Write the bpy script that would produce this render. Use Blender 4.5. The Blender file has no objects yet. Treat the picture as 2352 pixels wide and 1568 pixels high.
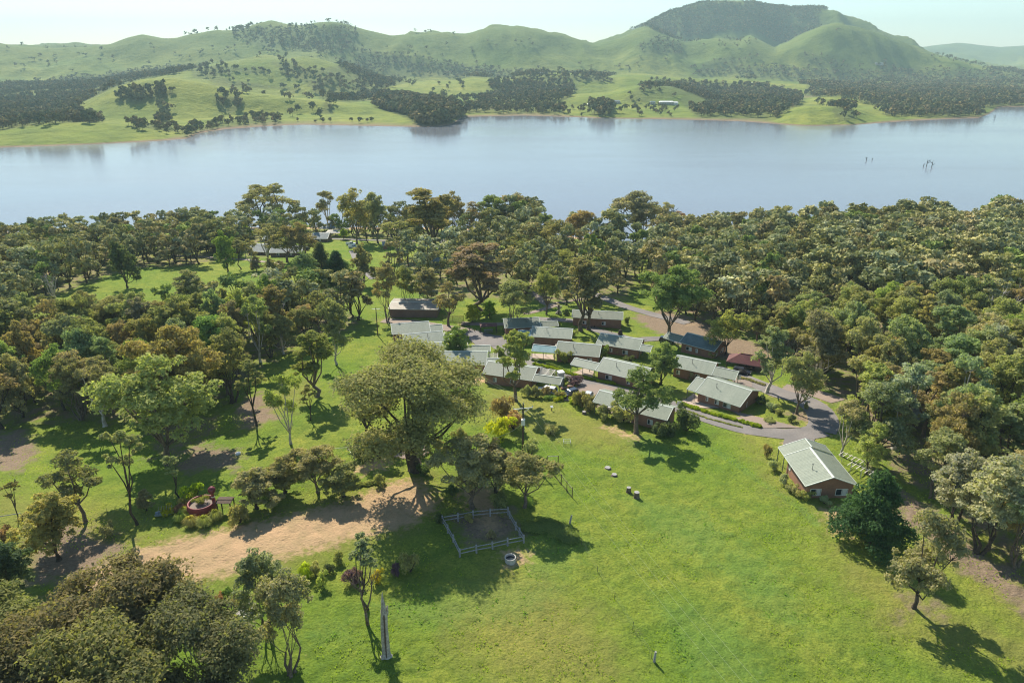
import bpy, bmesh, math, random
import numpy as np
from mathutils import Vector, Matrix
R_ = math.radians
SC = bpy.context.scene
COL = SC.collection
# ---------------------------------------------------------------- camera, light, exposure
PITCH, FPX, CAMZ = 22.0, 700.0, 100.0
cam = bpy.data.cameras.new('camera'); camo = bpy.data.objects.new('camera', cam); COL.objects.link(camo)
camo.location = (0, 0, CAMZ); camo.rotation_euler = (R_(90 - PITCH), 0, 0)
cam.sensor_width = 36; cam.lens = 36 * FPX / 1024; cam.clip_start = 1; cam.clip_end = 30000
SC.camera = camo
SUN_AZ, SUN_EL = -24.0, 40.0            # degrees clockwise from +Y, above the horizon
W = bpy.data.worlds.new('World'); SC.world = W; W.use_nodes = True
nt = W.node_tree; nt.nodes.clear()
sky = nt.nodes.new('ShaderNodeTexSky'); sky.sky_type = 'NISHITA'; sky.sun_disc = False
sky.sun_elevation = R_(SUN_EL); sky.sun_rotation = R_(SUN_AZ); sky.air_density = 1.0; sky.dust_density = 0.25; sky.ozone_density = 3.0
bg = nt.nodes.new('ShaderNodeBackground'); bg.inputs[1].default_value = 0.10
wo = nt.nodes.new('ShaderNodeOutputWorld')
tn = nt.nodes.new('ShaderNodeMix'); tn.data_type = 'RGBA'; tn.blend_type = 'MULTIPLY'; tn.inputs[0].default_value = 1; tn.inputs[7].default_value = (.96, 1.0, .94, 1)
nt.links.new(sky.outputs[0], tn.inputs[6]); nt.links.new(tn.outputs[2], bg.inputs[0]); nt.links.new(bg.outputs[0], wo.inputs[0])
sl = bpy.data.lights.new('sun', 'SUN'); sl.energy = 5.0; sl.angle = R_(0.6); sl.color = (1, .92, .78)
so = bpy.data.objects.new('sun', sl); COL.objects.link(so)
_sd = Vector((math.sin(R_(SUN_AZ)) * math.cos(R_(SUN_EL)), math.cos(R_(SUN_AZ)) * math.cos(R_(SUN_EL)), math.sin(R_(SUN_EL))))
so.rotation_euler = _sd.to_track_quat('Z', 'Y').to_euler(); so.location = (-200, 300, 500)
SC.view_settings.view_transform = 'Standard'; SC.view_settings.look = 'None'
SC.view_settings.exposure = 0.9; SC.view_settings.gamma = 1; SC.view_settings.use_curve_mapping = False
SC.render.engine = 'CYCLES'
SC.cycles.max_bounces = 6; SC.cycles.diffuse_bounces = 2; SC.cycles.glossy_bounces = 2; SC.cycles.transmission_bounces = 3
SC.cycles.volume_bounces = 0; SC.cycles.transparent_max_bounces = 6; SC.cycles.use_adaptive_sampling = True
SC.cycles.adaptive_threshold = 0.012
SC.cycles.use_denoising = True
SC.cycles.pixel_filter_type = 'BLACKMAN_HARRIS'; SC.cycles.filter_width = 1.15
random.seed(7); RNG = np.random.RandomState(7)

# ---------------------------------------------------------------- pixels <-> place (V = 2352 x 1568 picture units)
VS = 2352 / 1024
CP, SP = math.cos(R_(PITCH)), math.sin(R_(PITCH))
def ray(vx, vy):
    x = (np.asarray(vx, float) / VS - 512) / FPX; y = (341 - np.asarray(vy, float) / VS) / FPX
    return x, CP + y * SP, -SP + y * CP
def proj(x, y, z):
    z = z - CAMZ; dep = y * CP - z * SP; up = y * SP + z * CP
    dep = np.maximum(dep, 1e-3)
    return (512 + FPX * x / dep) * VS, (341 - FPX * up / dep) * VS, dep
# value noise
_T = np.random.RandomState(3).rand(256, 256)
def vn(x, y):
    xi = np.floor(x).astype(int); yi = np.floor(y).astype(int); fx = x - xi; fy = y - yi
    fx = fx * fx * (3 - 2 * fx); fy = fy * fy * (3 - 2 * fy)
    a = _T[xi & 255, yi & 255]; b = _T[(xi + 1) & 255, yi & 255]; c = _T[xi & 255, (yi + 1) & 255]; d = _T[(xi + 1) & 255, (yi + 1) & 255]
    return (a + (b - a) * fx) * (1 - fy) + (c + (d - c) * fx) * fy - .5
def fbm(x, y, o=4):
    r = 0; a = 1
    for i in range(o):
        r = r + a * vn(x * 2 ** i + 17.3 * i, y * 2 ** i + 9.1 * i); a *= .5
    return r
# near ground height; water level is 0
_SU = (np.array([-300, 0, 300, 450, 540, 620, 660, 700, 760, 850, 1024, 1400]) - 512) / 686
_SY = np.array([430, 432, 448, 440, 425, 402, 385, 378, 388, 430, 470, 480.])
def shoreY(x, y): return np.interp(x / np.maximum(y, 60), _SU, _SY)
def E(x, y):
    x = np.asarray(x, float); y = np.asarray(y, float)
    S = shoreY(x, y); t = (y - 60) / (S - 60)
    e = np.where(t < 1, 30 * (1 - np.clip(t, 0, 1) ** 1.5), -34 * (t - 1) ) 
    e = np.where(t < 0, 30 - 2 * t * 0, e)
    k = np.clip(1.1 - t, 0, 1)
    e = e + k * 3.0 * fbm(x / 95, y / 95, 2) - k * 3.5 * np.clip((-x - 45) / 60, 0, 1) * np.clip((y - 70) / 60, 0, 1)
    return np.maximum(e, -9)
def G(vx, vy, h=0.0, f=None):
    """point h above the ground seen at a picture position"""
    f = f or E
    dx, dy, dz = ray(vx, vy); dx, dy, dz = float(dx), float(dy), float(dz)
    s = (np.arange(40, 620, 1.0)) if f is E else np.arange(760, 9600, 6.0)
    zz = CAMZ + s * dz - f(s * dx, s * dy) - h
    i = np.argmax(zz < 0)
    if zz[i] >= 0: t = s[-1]
    elif i > 0: a = zz[i - 1] / (zz[i - 1] - zz[i]); t = s[i - 1] + a * (s[i] - s[i - 1])
    else: t = s[0]
    return Vector((t * dx, t * dy, CAMZ + t * dz))
def GP(vx, vy, z):
    dx, dy, dz = ray(vx, vy); t = (z - CAMZ) / dz
    return Vector((t * dx, t * dy, z))
def c4(x, y): return (861.3 + .2197 * x, 660.4 + .2197 * y)
def c5(x, y): return (1263.3 + .2197 * x, 660.4 + .2197 * y)
def c6(x, y): return (1665.2 + .293 * x, 746.5 + .293 * y)

# ---------------------------------------------------------------- far hills: crest lines at their own distances
def prof(pts):
    pts = sorted(pts); return np.array([p[0] for p in pts], float), np.array([p[1] for p in pts], float)
_XS = np.arange(-400, 2760, 4.0)
def smooth(a, n):
    k = np.exp(-np.linspace(-2, 2, 2 * n + 1) ** 2); k /= k.sum(); return np.convolve(np.pad(a, n, 'edge'), k, 'valid')
def tab(pts, n=6): return smooth(np.interp(_XS, *prof(pts)), n)
SHORE = tab([(-400,345),(0,338),(200,331),(380,322),(430,318),(455,306),(520,296),(620,289),(700,286),(850,289),(945,291),(1000,291),(1040,285),(1062,268),(1200,265),(1400,271),(1600,275),(1700,278),(1780,284),(1850,288),(1950,287),(2080,278),(2180,273),(2250,271),(2275,262),(2300,246),(2352,245),(2760,245)],3)
C1 = tab([(-400,310),(0,303),(60,292),(120,284),(200,282),(300,288),(380,300),(430,314),(460,300),(700,278),(900,280),(945,286),(1000,285),(1060,264),(1300,256),(1340,254),(1390,244),(1440,252),(1500,262),(1600,268),(1700,268),(1780,268),(1810,252),(1850,245),(1900,245),(1950,256),(2010,270),(2100,268),(2250,264),(2300,243),(2760,243)],4)
C2 = tab([(-400,268),(0,262),(100,262),(150,258),(180,242),(260,205),(330,185),(400,178),(480,190),(560,212),(650,222),(750,232),(850,243),(920,262),(960,262),(1100,250),(1300,226),(1400,215),(1440,205),(1480,199),(1540,199),(1580,210),(1640,232),(1700,236),(1840,238),(1880,223),(1930,218),(2000,224),(2060,235),(2130,249),(2200,254),(2300,240),(2760,238)],5)
C3 = tab([(-400,215),(0,212),(100,206),(200,198),(300,182),(400,168),(500,146),(560,138),(620,133),(660,136),(700,128),(740,134),(780,150),(850,180),(900,192),(950,194),(1000,188),(1050,186),(1080,176),(1150,182),(1200,174),(1300,168),(1380,178),(1450,172),(1480,172),(1560,180),(1700,186),(1900,196),(2100,206),(2352,214),(2760,216)],5)
C4 = tab([(-400,96),(0,102),(100,112),(200,106),(260,100),(300,86),(335,78),(380,88),(410,88),(440,80),(500,72),(560,68),(590,58),(625,50),(660,56),(700,60),(740,51),(770,49),(800,55),(850,70),(900,82),(950,80),(1000,76),(1040,77),(1065,82),(1100,72),(1150,64),(1195,62),(1240,70),(1290,80),(1330,92),(1365,100),(1410,92),(1450,78),(1486,66),(1530,82),(1570,96),(1610,92),(1650,86),(1690,93),(1720,85),(1750,98),(1780,110),(1830,84),(1880,60),(1910,53),(1950,60),(2000,74),(2050,90),(2100,108),(2150,126),(2200,138),(2260,152),(2310,164),(2400,172),(2760,176)],2)
C5 = tab([(-400,118),(20,112),(60,103),(110,100),(150,100),(175,97),(200,103),(260,108),(330,100),(400,98),(430,97),(480,110),(1300,118),(1370,98),(1400,92),(1440,76),(1480,56),(1520,36),(1560,20),(1600,7),(1650,3),(1700,5),(1750,13),(1800,20),(1845,19),(1880,20),(1920,34),(1960,50),(2000,63),(2050,82),(2100,102),(2150,124),(2200,138),(2260,154),(2310,166),(2400,176),(2760,180)],2)
C6 = tab([(-400,130),(1900,130),(2080,118),(2130,106),(2170,101),(2200,98),(2250,104),(2300,108),(2352,105),(2400,100),(2500,110),(2760,100)],5)
def zat(vx, vy, Y):
    dx, dy, dz = ray(vx, vy); return CAMZ + Y / dy * dz
_dx, _dy, _dz = ray(_XS, SHORE); Y0 = -CAMZ / _dz * _dy
Y1 = Y0 + 90 + 20 * np.sin(_XS / 90.); Y2 = np.maximum(np.interp(_XS, [0, 950, 1300, 2352], [1450, 1480, 1720, 1980]), Y1 + 120)
Y3 = np.interp(_XS, [0, 1000, 2352], [2150, 2300, 2600]); Y4 = np.interp(_XS, [0, 1300, 1900, 2352], [3300, 3700, 3500, 3500])
Y5 = Y4 + 1000; Y6 = 9000 + 0 * _XS
_P = [(Y0 - 160, -8 + 0 * Y0), (Y0, 0 * Y0)]
_c = [(Y1, C1), (Y2, C2), (Y3, C3), (Y4, C4), (Y5, C5), (Y6, C6)]
for k, (Yk, Ck) in enumerate(_c):
    zc = np.maximum(zat(_XS, Ck, Yk), 2.0); _P.append((Yk, zc))
    if k < 5:
        Yn = _c[k + 1][0]; Yv = Yk + (Yn - Yk) * (.45 if k < 3 else .38)
        drop = [5, 9, 14, 45, 120][k]
        _P.append((Yv, np.minimum(np.maximum(zat(_XS, Ck, Yv) - drop, 2.5), zc)))
_P.append((Y6 + 900, 10 + 0 * Y0))
_PY = np.array([p[0] for p in _P]); _PZ = np.array([p[1] for p in _P])
def F(x, y):
    """far ground height"""
    x, y = np.broadcast_arrays(np.asarray(x, float), np.asarray(y, float)); sh = x.shape; x = x.ravel(); y = y.ravel()
    # picture column of the place (only used to look the surveyed profile up)
    vx = (512 + FPX * x / (np.maximum(y, 1) * CP + (100 - np.clip((y - 1200) * .055, 0, 240)) * SP)) * VS
    fi = np.clip((vx - _XS[0]) / 4.0, 0, len(_XS) - 1.001); i = fi.astype(int); f = fi - i
    PY = _PY[:, i] * (1 - f) + _PY[:, i + 1] * f; PZ = _PZ[:, i] * (1 - f) + _PZ[:, i + 1] * f
    k = np.clip((PY < y).sum(0) - 1, 0, len(PY) - 2); n = np.arange(len(x))
    a = PY[k, n]; b = PY[k + 1, n]; t = np.clip((y - a) / (b - a), 0, 1)
    lin = (k <= 1)
    t = np.where(lin, t ** .8, t * t * (3 - 2 * t))
    z = PZ[k, n] + (PZ[k + 1, n] - PZ[k, n]) * t
    amp = np.interp(y, [900, 1400, 2300, 3400, 5000, 9000], [1, 8, 24, 66, 110, 60]) * np.clip((y - PY[1]) / 250, 0, 1)
    w = 4 * t * (1 - t)                                   # crests keep their surveyed height
    rg = 1 - 2 * np.abs(vn(x / 210 + 5, y / 520 + 2)) - .55
    rg2 = 1 - 2 * np.abs(vn(x / 90 + 1, y / 260 + 7)) - .5
    z = z + amp * (.10 + w) * .55 * (rg * 1.15 + rg2 * .55 + .6 * fbm(x / 160, y / 160, 3) + .35 * (.35 - np.abs(vn(x / 48 + 9, y / 130 + 4)))) * np.where(z > 1.0, 1, 0)
    z = np.where((y > PY[1] + 15), np.maximum(z, 1.0), z)
    return z.reshape(sh)

# ---------------------------------------------------------------- objects
def tag(o, label=None, cat=None, group=None, kind=None):
    for k, v in (('label', label), ('category', cat), ('group', group), ('kind', kind)):
        if v: o[k] = v
    return o
def link(o, parent=None):
    COL.objects.link(o)
    if parent is not None: o.parent = parent
    return o
def empty(name, loc=(0, 0, 0), rz=0.0, **k):
    o = bpy.data.objects.new(name, None); o.location = loc; o.rotation_euler = (0, 0, rz); o.empty_display_size = .3
    return tag(link(o), **k)
def npmesh(name, v, f, mat=None, smooth=False, attrs=None, mi=None):
    me = bpy.data.meshes.new(name); v = np.ascontiguousarray(v, np.float32); f = np.asarray(f, np.int32); n, k = f.shape
    me.vertices.add(len(v)); me.vertices.foreach_set('co', v.ravel())
    me.loops.add(n * k); me.loops.foreach_set('vertex_index', f.ravel())
    me.polygons.add(n); me.polygons.foreach_set('loop_start', np.arange(0, n * k, k, dtype=np.int32))
    try: me.polygons.foreach_set('loop_total', np.full(n, k, np.int32))
    except Exception: pass
    if smooth: me.polygons.foreach_set('use_smooth', np.ones(n, bool))
    if mat is not None:
        for m in (mat if isinstance(mat, (list, tuple)) else [mat]): me.materials.append(m)
    if mi is not None: me.polygons.foreach_set('material_index', np.asarray(mi, np.int32))
    for nm, a in (attrs or {}).items():
        a = np.asarray(a, np.float32)
        if a.ndim == 1: at = me.attributes.new(nm, 'FLOAT', 'POINT'); at.data.foreach_set('value', a)
        else:
            at = me.attributes.new(nm, 'FLOAT_COLOR', 'POINT'); at.data.foreach_set('color', np.hstack([a, np.ones((len(a), 1), np.float32)]).ravel())
    me.update(calc_edges=True)
    return me
class MB:
    """collects simple shapes into one mesh"""
    def __init__(s): s.v = []; s.f = []
    def add(s, vs, fs):
        b = len(s.v); s.v += [tuple(p) for p in vs]; s.f += [tuple(i + b for i in q) for q in fs]; return s
    def box(s, x0, x1, y0, y1, z0, z1, M=None):
        p = [Vector(q) for q in ((x0,y0,z0),(x1,y0,z0),(x1,y1,z0),(x0,y1,z0),(x0,y0,z1),(x1,y0,z1),(x1,y1,z1),(x0,y1,z1))]
        if M is not None: p = [M @ q for q in p]
        return s.add(p, [(0,3,2,1),(4,5,6,7),(0,1,5,4),(1,2,6,5),(2,3,7,6),(3,0,4,7)])
    def bar(s, a, b, w=.05, h=None):
        a = Vector(a); b = Vector(b); d = b - a; L = d.length; h = h or w
        q = d.to_track_quat('Z', 'Y' if abs(d.normalized().z) < .99 else 'X').to_matrix().to_4x4(); M = Matrix.Translation(a) @ q
        return s.box(-w / 2, w / 2, -h / 2, h / 2, 0, L, M)
    def tube(s, pts, rad, n=6, cap=True):
        pts = [Vector(p) for p in pts]; b = len(s.v)
        if not hasattr(rad, '__len__'): rad = [rad] * len(pts)
        for i, p in enumerate(pts):
            d = (pts[min(i + 1, len(pts) - 1)] - pts[max(i - 1, 0)]).normalized()
            u = d.cross(Vector((0, 0, 1)) if abs(d.z) < .9 else Vector((1, 0, 0))).normalized(); w = d.cross(u)
            for k in range(n):
                a = 2 * math.pi * k / n; s.v.append(tuple(p + (u * math.cos(a) + w * math.sin(a)) * rad[i]))
        for i in range(len(pts) - 1):
            for k in range(n):
                k2 = (k + 1) % n; s.f.append((b + i * n + k, b + i * n + k2, b + (i + 1) * n + k2, b + (i + 1) * n + k))
        if cap: s.f.append(tuple(b + k for k in range(n))[::-1]); s.f.append(tuple(b + (len(pts) - 1) * n + k for k in range(n)))
        return s
    def lathe(s, prof, n=16, c=(0, 0, 0)):
        b = len(s.v)
        for r, z in prof:
            for k in range(n):
                a = 2 * math.pi * k / n; s.v.append((c[0] + r * math.cos(a), c[1] + r * math.sin(a), c[2] + z))
        for i in range(len(prof) - 1):
            for k in range(n):
                k2 = (k + 1) % n; s.f.append((b + i * n + k, b + i * n + k2, b + (i + 1) * n + k2, b + (i + 1) * n + k))
        return s
    def mesh(s, name, mat, smooth=False):
        me = bpy.data.meshes.new(name); me.from_pydata(s.v, [], s.f); me.materials.append(mat)
        if smooth: me.polygons.foreach_set('use_smooth', np.ones(len(me.polygons), bool))
        me.validate(); me.update(); return me
    def build(s, name, mat, parent=None, smooth=False, **k):
        return tag(link(bpy.data.objects.new(name, s.mesh(name, mat, smooth)), parent), **k)

# ---------------------------------------------------------------- materials
def newmat(name):
    m = bpy.data.materials.new(name); m.use_nodes = True; nt = m.node_tree; nt.nodes.clear()
    out = nt.nodes.new('ShaderNodeOutputMaterial'); p = nt.nodes.new('ShaderNodeBsdfPrincipled'); nt.links.new(p.outputs[0], out.inputs[0])
    return m, nt, p, out
def N(nt, t, **k):
    n = nt.nodes.new('ShaderNode' + t)
    for a, b in k.items(): setattr(n, a, b)
    return n
def mix(nt, f, a, b, bt='MIX'):
    n = nt.nodes.new('ShaderNodeMix'); n.data_type = 'RGBA'; n.blend_type = bt
    for s, v in ((n.inputs[0], f), (n.inputs[6], a), (n.inputs[7], b)):
        if hasattr(v, 'links') or hasattr(v, 'is_linked'): nt.links.new(v, s)
        elif isinstance(v, (int, float)): s.default_value = v
        else: s.default_value = (*v, 1)
    return n.outputs[2]
def noise(nt, sc, det=4, vec=None, rough=.55):
    n = N(nt, 'TexNoise'); n.inputs['Scale'].default_value = sc; n.inputs['Detail'].default_value = det; n.inputs['Roughness'].default_value = rough
    if vec is not None: nt.links.new(vec, n.inputs['Vector'])
    return n.outputs[0]
def ramp(nt, v, a, b, c0=0, c1=1):
    n = N(nt, 'MapRange'); n.clamp = True; n.inputs[1].default_value = a; n.inputs[2].default_value = b; n.inputs[3].default_value = c0; n.inputs[4].default_value = c1
    nt.links.new(v, n.inputs[0]); return n.outputs[0]
def math_(nt, op, a, b=0.0):
    n = N(nt, 'Math', operation=op)
    for s, v in ((n.inputs[0], a), (n.inputs[1], b)):
        if hasattr(v, 'is_linked'): nt.links.new(v, s)
        else: s.default_value = v
    return n.outputs[0]
def objco(nt): return N(nt, 'TexCoord').outputs['Object']
def geopos(nt): return N(nt, 'NewGeometry').outputs['Position']
def bump(nt, p, h, s, d):
    b = N(nt, 'Bump'); b.inputs['Strength'].default_value = s; b.inputs['Distance'].default_value = d
    nt.links.new(h, b.inputs['Height']); nt.links.new(b.outputs[0], p.inputs['Normal'])
def simple(name, col, rough=.8, var=.25, scale=6, metal=0.0, bm=0.0, rnd=0.0):
    m, nt, p, o = newmat(name); c = objco(nt); n = noise(nt, scale, 5, c)
    v = ramp(nt, n, .3, .7); dark = [x * (1 - var) for x in col]; lite = [min(1, x * (1 + var)) for x in col]
    cc = mix(nt, v, dark, lite)
    if rnd:
        oi = N(nt, 'ObjectInfo'); cc = mix(nt, 1.0, cc, mix(nt, oi.outputs['Random'], (1 - rnd,) * 3, (1 + rnd * .6,) * 3), 'MULTIPLY')
    nt.links.new(cc, p.inputs['Base Color']); p.inputs['Roughness'].default_value = rough; p.inputs['Metallic'].default_value = metal
    if rough > .6: p.inputs['Specular IOR Level'].default_value = .25
    if bm: bump(nt, p, n, bm, .05)
    return m
def leafmat(name, attr=False, trans=.42, base=None):
    m = bpy.data.materials.new(name); m.use_nodes = True; nt = m.node_tree; nt.nodes.clear(); out = N(nt, 'OutputMaterial')
    if attr: c = N(nt, 'Attribute', attribute_name='tint').outputs['Color']
    elif base: c = mix(nt, 0.0, base, base)
    else: c = N(nt, 'ObjectInfo').outputs['Color']
    v = N(nt, 'Attribute', attribute_name='var').outputs['Fac']
    hi = mix(nt, 1.0, c, (1.75, 1.55, 1.05), 'MULTIPLY'); lo = mix(nt, 1.0, c, (.62, .70, .75), 'MULTIPLY')
    cc = mix(nt, v, lo, hi)
    d = N(nt, 'BsdfDiffuse'); t = N(nt, 'BsdfTranslucent'); mx = N(nt, 'MixShader'); mx.inputs[0].default_value = trans
    nt.links.new(cc, d.inputs[0]); nt.links.new(mix(nt, 1.0, cc, (1.25, 1.35, .6), 'MULTIPLY'), t.inputs[0])
    nt.links.new(d.outputs[0], mx.inputs[1]); nt.links.new(t.outputs[0], mx.inputs[2])
    nt.links.new(mx.outputs[0], out.inputs[0])
    return m
M = {}
M['leaf'] = leafmat('eucalypt_leaves'); M['leafA'] = leafmat('woodland_leaves', attr=True, trans=.15); M['blade'] = leafmat('grass_blades', attr=True, trans=.55); M['leafF'] = leafmat('far_leaves', attr=True, trans=0.0)
M['bark'] = simple('bark_grey_brown', (.15, .115, .085), .9, .5, 2.5, bm=.3)
M['bark_dark'] = simple('bark_dark', (.065, .05, .038), .9, .5, 2.5, bm=.3)
M['bark_pale'] = simple('bark_pale', (.46, .41, .34), .8, .35, 1.2, bm=.2)
M['deadwood'] = simple('weathered_dead_wood', (.36, .33, .29), .85, .45, 3.0, bm=.4)
M['timber'] = simple('weathered_timber', (.30, .29, .28), .8, .35, 5, bm=.3)
M['dark_timber'] = simple('dark_timber', (.08, .055, .04), .85, .35, 5)
M['metal'] = simple('galvanised', (.45, .47, .48), .45, .15, 8, metal=.6)
M['white'] = simple('white_paint', (.78, .77, .72), .5, .08, 4)
M['cream'] = simple('cream_timber', (.74, .70, .58), .6, .12, 4)
M['darkmetal'] = simple('dark_metal', (.03, .035, .035), .4, .2, 4)
M['glass'] = simple('window_glass', (.03, .04, .05), .08, .2, 2); 
M['curtain'] = simple('curtain_white', (.62, .62, .60), .8, .1, 3)
M['concrete'] = simple('concrete', (.42, .40, .36), .85, .2, 3, bm=.2)
M['stone'] = simple('stones', (.38, .27, .20), .85, .3, 3, bm=.4, rnd=.3)
M['grooved'] = None
def brickmat(name, c1, c2):
    m, nt, p, o = newmat(name); b = N(nt, 'TexBrick'); c = objco(nt); mp = N(nt, 'Mapping')
    # wrap the courses round corners: u = x + y
    sx = N(nt, 'SeparateXYZ'); cb = N(nt, 'CombineXYZ'); nt.links.new(c, sx.inputs[0])
    nt.links.new(math_(nt, 'ADD', sx.outputs[0], sx.outputs[1]), cb.inputs[0]); nt.links.new(sx.outputs[2], cb.inputs[1])
    nt.links.new(cb.outputs[0], b.inputs['Vector']); b.inputs['Scale'].default_value = 1.0; b.inputs['Brick Width'].default_value = .24
    b.inputs['Row Height'].default_value = .086; b.inputs['Mortar Size'].default_value = .008
    b.inputs['Color1'].default_value = (*c1, 1); b.inputs['Color2'].default_value = (*c2, 1); b.inputs['Mortar'].default_value = (.28, .24, .2, 1)
    n = noise(nt, .7, 5, c); cc = mix(nt, ramp(nt, n, .35, .7), b.outputs['Color'], mix(nt, .5, b.outputs['Color'], (.16, .10, .07)))
    nt.links.new(cc, p.inputs['Base Color']); p.inputs['Roughness'].default_value = .9; p.inputs['Specular IOR Level'].default_value = .2
    return m
M['brick'] = brickmat('red_brown_brick', (.40, .185, .115), (.32, .145, .09))
M['brick_dark'] = brickmat('brown_brick', (.22, .14, .10), (.18, .115, .085))
def roofmat(name, col, col2):
    m, nt, p, o = newmat(name); c = objco(nt); g = geopos(nt); n = noise(nt, .35, 6, g); n2 = noise(nt, 2.2, 6, g, .75)
    oi = N(nt, 'ObjectInfo'); cc = mix(nt, ramp(nt, n, .35, .7), col, col2)
    cc = mix(nt, 1.0, cc, mix(nt, oi.outputs['Random'], (.955, .96, .96), (1.04, 1.04, 1.035)), 'MULTIPLY')
    cc = mix(nt, ramp(nt, n2, .48, .72, 0, .75), cc, [x * .68 for x in col])
    nt.links.new(cc, p.inputs['Base Color']); p.inputs['Roughness'].default_value = .7 if 'grey' in name else .58; p.inputs['Specular IOR Level'].default_value = .12 if 'grey' in name else .25
    return m
M['roof'] = roofmat('pale_green_steel', (.20, .23, .175), (.235, .26, .20))
M['roof_b'] = roofmat('weathered_green_steel', (.175, .20, .15), (.215, .23, .175)); M['roof_c'] = roofmat('faded_green_steel', (.22, .25, .195), (.25, .275, .215))
M['roof_blue'] = roofmat('blue_green_steel', (.10, .22, .24), (.16, .28, .30))
M['roof_dark'] = roofmat('dark_green_steel', (.10, .15, .15), (.18, .23, .22))
M['roof_brown'] = roofmat('brown_steel', (.26, .225, .18), (.33, .285, .225))
M['roof_grey'] = roofmat('grey_steel', (.17, .20, .20), (.25, .28, .28))
M['roof_maroon'] = roofmat('maroon_steel', (.10, .03, .03), (.14, .045, .04))
M['fascia'] = simple('pale_fascia', (.58, .62, .55), .5, .1, 4)
M['post'] = simple('green_post', (.06, .09, .08), .5, .2, 4)
# asphalt and gravel
def roadmat(name, col, col2):
    m, nt, p, o = newmat(name); g = geopos(nt); n = noise(nt, .18, 5, g); n2 = noise(nt, 3, 6, g, .7)
    cc = mix(nt, ramp(nt, n, .35, .65), col, col2); cc = mix(nt, ramp(nt, n2, .35, .75, 0, .6), cc, [x * .6 for x in col])
    nt.links.new(cc, p.inputs['Base Color']); p.inputs['Roughness'].default_value = .9; bump(nt, p, n2, .4, .03); return m
M['asphalt'] = roadmat('asphalt', (.15, .138, .13), (.215, .19, .175))
M['drive'] = roadmat('gravel_drive', (.27, .20, .155), (.20, .165, .14))
M['slab'] = roadmat('concrete_slab', (.42, .33, .26), (.36, .28, .22))
# ground: grass, dirt, litter with painted paddock shade, dry grass, weeds mixed by surveyed masks
def groundmat():
    m, nt, p, o = newmat('grass_and_earth'); g = geopos(nt)
    def A(k): return N(nt, 'Attribute', attribute_name=k).outputs['Fac']
    n1 = noise(nt, .045, 5, g, .6); n2 = noise(nt, .35, 6, g, .65); n3 = noise(nt, 2.4, 6, g, .75); n4 = noise(nt, .9, 4, g, .6)
    gr = mix(nt, ramp(nt, n1, .38, .66), (.165, .245, .028), (.29, .305, .05))
    gr = mix(nt, ramp(nt, n2, .42, .70, 0, .8), gr, (.095, .165, .024))
    gr = mix(nt, ramp(nt, n3, .42, .68, 0, .75), gr, (.058, .108, .018))
    dry = mix(nt, ramp(nt, n3, .35, .7), (.30, .24, .075), (.20, .20, .05))
    def msk(k, n, w=.28): return ramp(nt, math_(nt, 'ADD', A(k), math_(nt, 'MULTIPLY', math_(nt, 'SUBTRACT', n, .5), 1.5)), .5 - w, .5 + w)
    c = mix(nt, math_(nt, 'MULTIPLY', msk('dry', n2), .5), gr, dry)
    weed = mix(nt, ramp(nt, n3, .35, .7), (.13, .24, .05), (.09, .17, .04))
    c = mix(nt, math_(nt, 'MULTIPLY', msk('weed', n4), .38), c, weed)
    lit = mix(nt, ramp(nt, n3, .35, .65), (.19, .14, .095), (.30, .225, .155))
    c = mix(nt, msk('litter', n2, .2), c, lit)  # this mask also carries the shade painted on the paddock floor
    dirt = mix(nt, ramp(nt, n2, .35, .65), (.52, .345, .20), (.40, .29, .16)); dirt = mix(nt, ramp(nt, n3, .5, .75, 0, .5), dirt, (.25, .2, .1))
    c = mix(nt, msk('dirt', n4, .22), c, dirt)
    nt.links.new(c, p.inputs['Base Color']); p.inputs['Roughness'].default_value = 1; p.inputs['Specular IOR Level'].default_value = .1
    h = math_(nt, 'ADD', math_(nt, 'MULTIPLY', n3, 1.0), math_(nt, 'MULTIPLY', n4, .6)); bump(nt, p, h, .9, .45)
    return m
M['ground'] = groundmat()
def hillmat():
    m, nt, p, o = newmat('hill_pasture'); g = geopos(nt)
    n1 = noise(nt, .0045, 5, g, .6); n2 = noise(nt, .03, 6, g, .65); n3 = noise(nt, .14, 4, g, .7)
    c = mix(nt, ramp(nt, n1, .35, .65), (.135, .19, .030), (.25, .26, .05)); c = mix(nt, ramp(nt, n2, .42, .72, 0, .85), c, (.09, .13, .028))
    c = mix(nt, ramp(nt, n3, .55, .8, 0, .45), c, (.10, .12, .03))
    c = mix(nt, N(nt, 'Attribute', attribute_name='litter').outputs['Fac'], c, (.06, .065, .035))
    z = N(nt, 'SeparateXYZ'); nt.links.new(g, z.inputs[0])
    c = mix(nt, ramp(nt, math_(nt, 'ADD', z.outputs[2], math_(nt, 'MULTIPLY', n1, 60.0)), 70, 190, 0, .6), c, (.075, .12, .028))
    c = mix(nt, ramp(nt, math_(nt, 'ADD', z.outputs[2], math_(nt, 'MULTIPLY', n2, 1.0)), .9, 2.0, 1, 0), c, (.21, .15, .10))
    nt.links.new(c, p.inputs['Base Color']); p.inputs['Roughness'].default_value = 1; p.inputs['Specular IOR Level'].default_value = .1
    bump(nt, p, n2, .8, 9.0); return m
M['hill'] = hillmat()
def watermat():
    m, nt, p, o = newmat('lake_water'); g = geopos(nt); mp = N(nt, 'Mapping'); mp.inputs['Scale'].default_value = (.28, 1, 1); nt.links.new(g, mp.inputs[0])
    n = noise(nt, .5, 4, mp.outputs[0], .6); n2 = noise(nt, .004, 4, mp.outputs[0], .6)
    p.inputs['Base Color'].default_value = (.165, .175, .2, 1); p.inputs['IOR'].default_value = 1.33
    nt.links.new(ramp(nt, n2, .3, .7, .08, .2), p.inputs['Roughness']); bump(nt, p, n, .24, .22)
    return m
M['water'] = watermat()
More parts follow.
